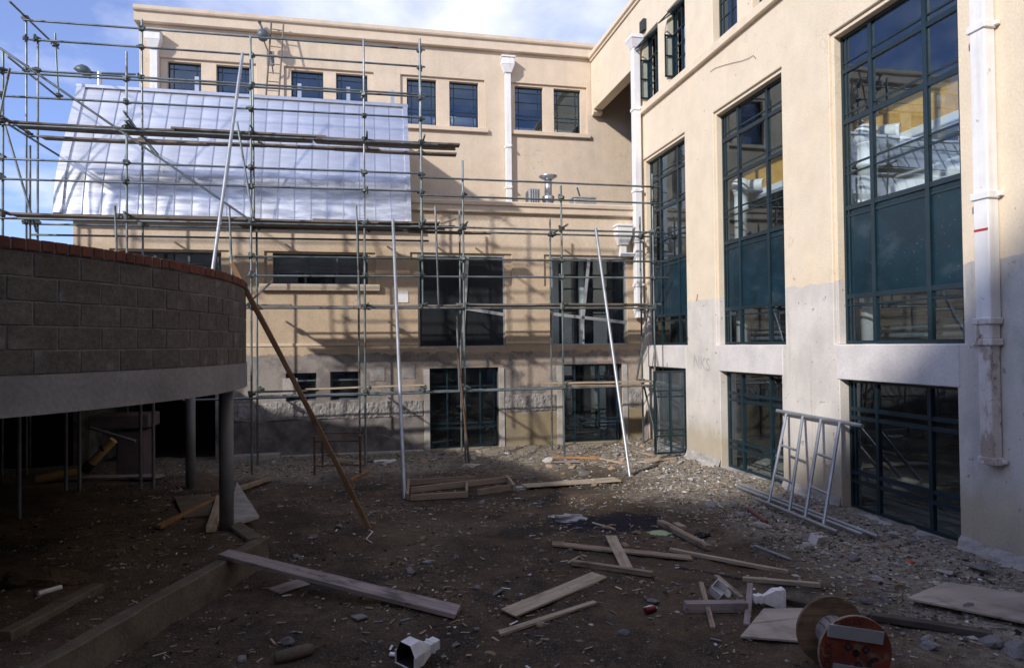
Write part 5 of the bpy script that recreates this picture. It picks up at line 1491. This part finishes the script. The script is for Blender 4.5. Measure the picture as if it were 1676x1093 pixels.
p = gp(1065, 1003); tag(tube('drink_can', p+Vector((-0.06, 0, 0.033)), p+Vector((0.06, 0.02, 0.033)), 0.033, M['redcan']), 'crushed dark red can in the centre right foreground', 'can')
p, q = gp(1226, 836), gp(1254, 858); tag(tube('rusty_pipe', p+Vector((0, 0, 0.035)), q+Vector((0, 0, 0.035)), 0.038, M['purple']), 'short red brown pipe on the gravel before the leaning frame', 'pipe')
p = gp(1338, 888)
cb = thing('hollow_brick', 'broken pale hollow block on the gravel below the leaning frame', 'block', tuple(p))
bm = bmesh.new(); t = Matrix.Translation(p+Vector((0, 0, 0.06))) @ Euler((R(20), R(8), R(30))).to_matrix().to_4x4()
for (a, b) in (((-0.13, -0.06, -0.06), (0.13, -0.04, 0.06)), ((-0.13, 0.04, -0.06), (0.10, 0.06, 0.06)), ((-0.13, -0.039, -0.06), (-0.11, 0.039, 0.06)), ((-0.01, -0.039, -0.06), (0.01, 0.039, 0.05)), ((0.11, -0.039, -0.06), (0.13, 0.02, 0.04))): bm_box(bm, a, b, 0.003, t)
bmobj('shell', bm, M['lint'], cb)
pts = [gp(604, 869), gp(610, 872), gp(599, 884), gp(609, 890)]
tag(curve_tube('plastic_hook', [q+Vector((0, 0, 0.02)) for q in pts], 0.009, M['lint']), 'bent cream plastic strip at the foot of the timber prop', 'plastic strip')
p, q = gp(62, 977), gp(100, 965); tag(tube('white_tube', p+Vector((0, 0, 0.03)), q+Vector((0, 0, 0.03)), 0.026, M['head']), 'short white plastic tube on the dark raised soil at left', 'tube')
for (x, y, lb, m_, s) in ((443, 856, 'crumpled blue and yellow wrapper near the kerb corner', 'bluebat', 0.08), (1065, 996, 'flat white card scrap beside the red can', 'paper', 0.09), (588, 1010, 'flat grey stone slab under the big plank', 'stone', 0.12), (700, 920, 'square grey tile scrap on the open soil', 'bluebat', 0.1), (646, 1072, 'small pale card left of the foreground rainwater head', 'paper', 0.07), (1490, 920, 'bright orange plastic scrap on the rubble by the nearest window', 'redmark', 0.06)):
    p = gp(x, y)
    o = bpy.data.objects.new('scrap', unit('cube', M[m_])); o.matrix_basis = Matrix.Translation(p+Vector((0, 0, 0.012))) @ Euler((random.uniform(-.15, .15), random.uniform(-.15, .15), random.uniform(0, 3))).to_matrix().to_4x4() @ Matrix.Diagonal((s*1.3, s, 0.015, 1))
    link(o); tag(o, lb, 'scrap')

# things in the dark below the terrace
M['pinkc'] = mat('pinkish_concrete', (0.11, 0.085, 0.095), 0.9, var=0.25, scale=4, bump=0.4)
p = ony(185, 740, 15.5)
pc = thing('concrete_pier', 'concrete pier with an overhanging block in the dark under the terrace', 'pier', (p.x, 15.5, 0))
a, b = ony(190, 752, 15.5), ony(235, 705, 15.5); box('shaft', (a.x, 15.5, 0.0), (b.x, 16.1, b.z), M['pinkc'], pc, 0.02)
a, b = ony(143, 704, 15.4), ony(243, 682, 15.4); box('head_block', (a.x, 15.4, a.z), (b.x, 16.2, b.z+0.05), M['pinkc'], pc, 0.02)
yp = thing('drain_pipe', 'yellow drain pipe bent up from the dark soil under the terrace', 'pipe', tuple(ony(140, 775, 14.6)))
pts = [ony(x, y, 14.6) for x, y in ((60, 785), (110, 776), (138, 770), (150, 757), (168, 735), (186, 720))]
tube('pipe', pts[0], pts[2], 0.075, M['pvc'], yp); tube('pipe', pts[3], pts[5], 0.08, M['pvc'], yp)
tube('joint', pts[2], pts[3], 0.1, M['blackrub'], yp); tube('joint', pts[4], pts[4]+(pts[5]-pts[4])*0.15, 0.09, M['blackrub'], yp)
for (x, lb) in ((31, 'thin steel prop under the terrace at the left edge of the photo'), (108, 'second thin steel prop from the left under the terrace'), (130, 'third thin steel prop from the left under the terrace'), (230, 'thin steel prop before the concrete pier under the terrace'), (251, 'thin steel prop right of the concrete pier under the terrace')):
    Y = 13.4 if x != 31 else 11.5
    p = ony(x, 760, Y)
    tt = thing('steel_prop', lb, 'prop', (p.x, Y, 0.2), 'steel props under the terrace')
    tube('shaft', (p.x, Y, gh(p.x, Y)), (p.x, Y, 2.26), 0.03, M['coldark'], tt)
    ub('head_plate', (p.x-0.07, Y-0.07, 2.255), (p.x+0.07, Y+0.07, 2.268), M['coldark'], tt)
tag(tube('diagonal_bar', ony(148, 700, 14.5), ony(222, 722, 14.5), 0.03, M['coldark']), 'dark bar sloping across the concrete pier under the terrace', 'bar')

# a cable hanging by the open door, boards leaning in the corner
tag(curve_tube('hanging_hose', [Vector((7.0, 15.6, z)) + Vector((0.05*math.sin(z*2), 0.02*math.cos(z*3), 0)) for z in [0.1+0.15*i for i in range(18)]], 0.014, M['plankgrey']), 'pale hose hanging behind the open glazed door', 'hose')
plank('leaning_board', 'grey board leaning in the far right corner behind the scaffold', 'board', ony(1056, 728, 17.2), ony(1064, 640, 17.45), 0.14, 0.025, M['plankgrey'], up=Vector((0, -1, 0)))

# ---------------------------------------------------------------- the wing behind the viewpoint, whose roof line shades the yard
sw = thing('plaster_wing', 'tall plain cream building wing enclosing the yard on the side opposite the scaffolded wall', 'building', (-6, -7, 0))
hs = []
for i in range(9):
    for z in (1.2, 5.0, 8.8): hs.append((-24+4.0*i, -21.8+4.0*i, z, z+2.4))
wall('wall', (0, -6.2, 0), (1, 0, 0), (0, 1, 0), -34, 13.5, -0.5, 14.3, hs, 0.3, M['back'], sw, bev=0)
box('roof', (-34, -16, 14.2), (13.5, -6.52, 14.4), M['conc'], sw, 0)
extrude_profile('cornice', [(-6.5, 14.3), (-6.05, 14.3), (-6.0, 14.72), (-6.5, 14.72)], 'x', -34, 13.5, M['creamb'], sw)
for h in hs: ub('window_pane', (h[0], -6.42, h[2]), (h[1], -6.40, h[3]), M['spand'], sw)
box('rear_wall', (-34, -16.2, -0.5), (13.5, -16.0, 14.2), M['creamb'], sw, 0)

# ---------------------------------------------------------------- rubble
def stone_mesh(seed, mt, flat=0.65):
    bm = bmesh.new(); bmesh.ops.create_icosphere(bm, subdivisions=2, radius=1)
    rr_ = random.Random(seed); off_ = Vector((seed*3.1, 0, 0))
    planes = [(Vector((rr_.gauss(0, 1), rr_.gauss(0, 1), rr_.gauss(0, 1))).normalized(), rr_.uniform(0.45, 0.8)) for _ in range(7)]
    for v in bm.verts:
        for (pn_, pd_) in planes:
            e_ = v.co.dot(pn_)-pd_
            if e_ > 0: v.co -= pn_*e_
        v.co = Vector((v.co.x*1.2, v.co.y*0.9, v.co.z*flat))*(1.1+0.25*noise.noise(v.co*2.2+off_))
    me = bpy.data.meshes.new('rubble_chunk'); bm.to_mesh(me); bm.free(); me.materials.append(mt); return me
SM = {k: [stone_mesh(100+i+(50 if k == 'stoneb' else 0)+(90 if k == 'conc' else 0), M[k]) for i in range(6)] for k in ('stone', 'stoneb', 'conc')}
rnd = random.Random(21)
LAND = [(gp(1262, 828), 'the foot of the leaning tube frame'), (gp(1390, 868), 'the near end of the loose silver tubes'), (gp(1380, 1075), 'the cable drum'), (gp(1530, 975), 'the far corner of the large plywood sheet'),
        (gp(1235, 1045), 'the small plywood square'), (gp(1255, 995), 'the rainwater head by the plywood square'), (gp(690, 1086), 'the rainwater head at the bottom edge'), (gp(750, 1006), 'the near end of the big plank'),
        (gp(905, 975), 'the wide pale foreground board'), (gp(1078, 873), 'the green cloth'), (gp(930, 852), 'the crumpled grey plastic sheet'), (gp(760, 805), 'the wooden formwork frame'),
        (gp(1031, 779), 'the foot of the right leaning pole'), (gp(1098, 748), 'the open glazed door'), (gp(970, 724), 'the right basement window'), (gp(770, 735), 'the middle basement window'),
        (gp(555, 770), 'the rusty trestle'), (gp(605, 866), 'the foot of the timber prop'), (gp(1172, 978), 'the white box scrap'), (gp(1240, 848), 'the red brown pipe'), (gp(1338, 888), 'the pale hollow block'),
        (gp(1290, 939), 'the right end of the long thin batten'), (gp(1065, 1003), 'the dark red can'), (gp(430, 890), 'the corner of the long kerb'), (gp(1000, 905), 'the short crossing board'),
        (gp(1600, 905), 'the base of the nearest pier'), (gp(484, 1078), 'the dusty cylinder bottle'), (gp(1150, 775), 'the base of the corner pier'), (gp(850, 750), 'the grey cement margin between the two basement windows'),
        (gp(1250, 800), 'the sill of the middle lower window'), (gp(1480, 860), 'the sill of the nearest lower window'), (gp(1520, 1030), 'the long dark timber right of the drum'), (gp(900, 790), 'the long pale board on the sunlit dirt'), (gp(662, 816), 'the foot of the middle leaning pole')]
ORD = ['nearest', 'second nearest', 'third nearest', 'fourth nearest', 'fifth nearest', 'sixth nearest', 'seventh nearest', 'eighth nearest', 'ninth nearest', 'tenth nearest', 'eleventh nearest', 'twelfth nearest']
CH = []
def chunk(x, y, s, kind, group):
    d, k = min(((x-p_.x)**2+(y-p_.y)**2, n_) for n_, (p_, _) in enumerate(LAND))
    if d < 0.02 or sum(1 for c in CH if c[0] == k) >= 12: return
    o = bpy.data.objects.new('rubble_chunk', rnd.choice(SM[kind]))
    o.location = (x, y, gh(x, y)+s*0.18)
    o.rotation_euler = (rnd.uniform(-.4, .4), rnd.uniform(-.4, .4), rnd.uniform(0, 6.28))
    o.scale = (s*rnd.uniform(.8, 1.2), s*rnd.uniform(.7, 1.1), s*rnd.uniform(.6, 1.0)); link(o)
    CH.append((k, d, o, s, kind, group))
for i in range(44):
    y = rnd.uniform(5.4, 11.0); x = rnd.uniform(5.0+0.1*(y-6), 7.35)
    if 9.0 < y < 11.6 and x > 6.4: continue
    chunk(x, y, rnd.uniform(0.04, 0.11), rnd.choice(('stone', 'stone', 'stoneb', 'conc')), 'rubble along the right wall')
for i in range(36):
    y = rnd.uniform(12.6, 17.2); x = rnd.uniform(3.6, 7.2)
    chunk(x, y, rnd.uniform(0.05, 0.11), rnd.choice(('stone', 'stoneb', 'conc')), 'rubble in the sunny corner')
for i in range(36):
    y = rnd.uniform(5.6, 12.0); x = rnd.uniform(-1.0, 4.6)
    chunk(x, y, rnd.uniform(0.025, 0.075), rnd.choice(('stone', 'stone', 'stoneb')), 'stones scattered on the soil')
for i in range(22):
    y = rnd.uniform(16.3, 17.3); x = rnd.uniform(-2.2, 3.6)
    chunk(x, y, rnd.uniform(0.05, 0.12), rnd.choice(('stone', 'stoneb', 'conc')), 'rubble at the foot of the back wall')
for (x, y, s) in ((1622, 1054, .12), (1664, 1070, .15), (1610, 935, .13), (1520, 1060, .08), (1395, 915, .1), (1420, 985, .08), (780, 1030, .05), (745, 1056, .045), (470, 1050, .08), (395, 1080, .07)):
    p = gp(x, y); chunk(p.x, p.y, s, 'stone', 'large foreground stones')
for k in range(len(LAND)):
    for n_, (_, d, o, s, kind, group) in enumerate(sorted((c for c in CH if c[0] == k), key=lambda c: c[1])):
        tag(o, '%s %s lump, %s to %s' % ('big' if s > 0.09 else ('small' if s < 0.05 else 'fist-sized'), {'stone': 'grey', 'stoneb': 'brown', 'conc': 'pale concrete'}[kind], ORD[n_], LAND[k][1]), 'rubble', group)

# countless small gravel and splinters, one object each kind
def gravel(name, n, area, dens, smin, smax, mats, weights, seed):
    r_ = random.Random(seed); vs, fs, mi = [], [], []
    base_v = [(1, 0, 0), (-1, 0, 0), (0, 1, 0), (0, -1, 0), (0, 0, 1), (0, 0, -1)]
    base_f = [(0, 2, 4), (2, 1, 4), (1, 3, 4), (3, 0, 4), (2, 0, 5), (1, 2, 5), (3, 1, 5), (0, 3, 5)]
    k = 0
    while k < n:
        x, y = r_.uniform(area[0], area[1]), area[2]+(area[3]-area[2])*r_.random()
        if r_.random() > dens(x, y): continue
        s = smin*(smax/smin)**(r_.random()**2.2)
        z = gh(x, y)+s*0.2
        a = r_.uniform(0, 6.28); ca, sa = math.cos(a), math.sin(a)
        sx, sy, sz = s*r_.uniform(.7, 1.4), s*r_.uniform(.5, 1.0), s*r_.uniform(.3, .8)
        o = len(vs)
        for (u, v, w) in base_v:
            u, v, w = u*sx*r_.uniform(.7, 1.2)+r_.uniform(-.3, .3)*s, v*sy*r_.uniform(.7, 1.2)+r_.uniform(-.3, .3)*s, w*sz*r_.uniform(.7, 1.2)
            vs.append((x+u*ca-v*sa, y+u*sa+v*ca, z+w))
        m_ = r_.choices(range(len(mats)), weights)[0]
        for f in base_f: fs.append((o+f[0], o+f[1], o+f[2])); mi.append(m_)
        k += 1
    me = bpy.data.meshes.new(name); me.from_pydata(vs, [], fs); me.update()
    for q in mats: me.materials.append(q)
    me.polygons.foreach_set('material_index', mi)
    o = link(bpy.data.objects.new(name, me)); return o
G = [mat('gravel_grey', (0.20, 0.19, 0.18), 0.92, var=0.35, scale=5), mat('gravel_tan', (0.29, 0.23, 0.165), 0.92, var=0.35, scale=5), mat('gravel_pale', (0.40, 0.37, 0.33), 0.9, var=0.25, scale=5), mat('gravel_brown', (0.09, 0.062, 0.042), 0.95, var=0.35, scale=5), mat('gravel_white', (0.66, 0.65, 0.63), 0.85, var=0.15, scale=5), mat('gravel_dark', (0.024, 0.021, 0.019), 0.95, var=0.35, scale=5)]
def dens_all(x, y):
    c = noise.noise((x*0.9, y*0.9, 3.0))+0.7*noise.noise((x*2.3, y*2.3, 9.0))
    d = 0.22+0.75*c
    d += 0.8*sstep(5.0, 7.0, x)+0.55*sstep(14.8, 16.6, y)
    if x < -1.3: d *= 0.75
    return max(0.03, d)
tag(gravel('gravel', 34000, (-5.0, 7.45, 4.6, 17.5), dens_all, 0.005, 0.034, G, (24, 24, 6, 30, 1.2, 15), 5), 'loose gravel and crumbs of mortar strewn over the soil', 'gravel', kind='stuff')
tag(gravel('gravel', 13000, (3.6, 7.45, 5.0, 17.4), lambda x, y: max(0.0, sstep(4.4, 6.6, x)), 0.007, 0.045, G, (28, 34, 20, 14, 2, 3), 6), 'pale gravel banked along the right wall', 'gravel', kind='stuff')
def splinters(n, seed):
    r_ = random.Random(seed); vs, fs, mi = [], [], []
    for k in range(n):
        x, y = r_.uniform(-4, 7.3), r_.uniform(5, 17.3)
        L_, w_, t_ = r_.uniform(.02, .12), r_.uniform(.005, .025), r_.uniform(.003, .012)
        a = r_.uniform(0, 6.28); tilt = r_.uniform(-.12, .12); z = gh(x, y)+0.014
        ca, sa = math.cos(a), math.sin(a); o = len(vs)
        for (u, v, w) in ((-1, -1, -1), (1, -1, -1), (1, 1, -1), (-1, 1, -1), (-1, -1, 1), (1, -1, 1), (1, 1, 1), (-1, 1, 1)):
            uu, vv = u*L_/2*r_.uniform(.8, 1.1), v*w_/2*r_.uniform(.5, 1.2)
            vs.append((x+uu*ca-vv*sa, y+uu*sa+vv*ca, z+w*t_/2+uu*tilt))
        m_ = r_.choices(range(5), (46, 12, 26, 8, 7))[0]
        for f in ((3, 2, 1, 0), (4, 5, 6, 7), (0, 1, 5, 4), (1, 2, 6, 5), (2, 3, 7, 6), (3, 0, 4, 7)): fs.append(tuple(o+i for i in f)); mi.append(m_)
    me = bpy.data.meshes.new('litter'); me.from_pydata(vs, [], fs); me.update()
    for q in (M['splint'], G[2], G[0], M['bluebat2'], G[4]): me.materials.append(q)
    me.polygons.foreach_set('material_index', mi)
    return link(bpy.data.objects.new('litter', me))
M['splint'] = mat('splinter_wood', (0.34, 0.26, 0.18), 0.85, var=0.3, scale=4)
M['bluebat2'] = mat('blue_plastic_bits', (0.19, 0.21, 0.24), 0.6, var=0.3, scale=4)
tag(splinters(1400, 9), 'splinters, plastic bits and flat chips littering the yard', 'litter', kind='stuff')
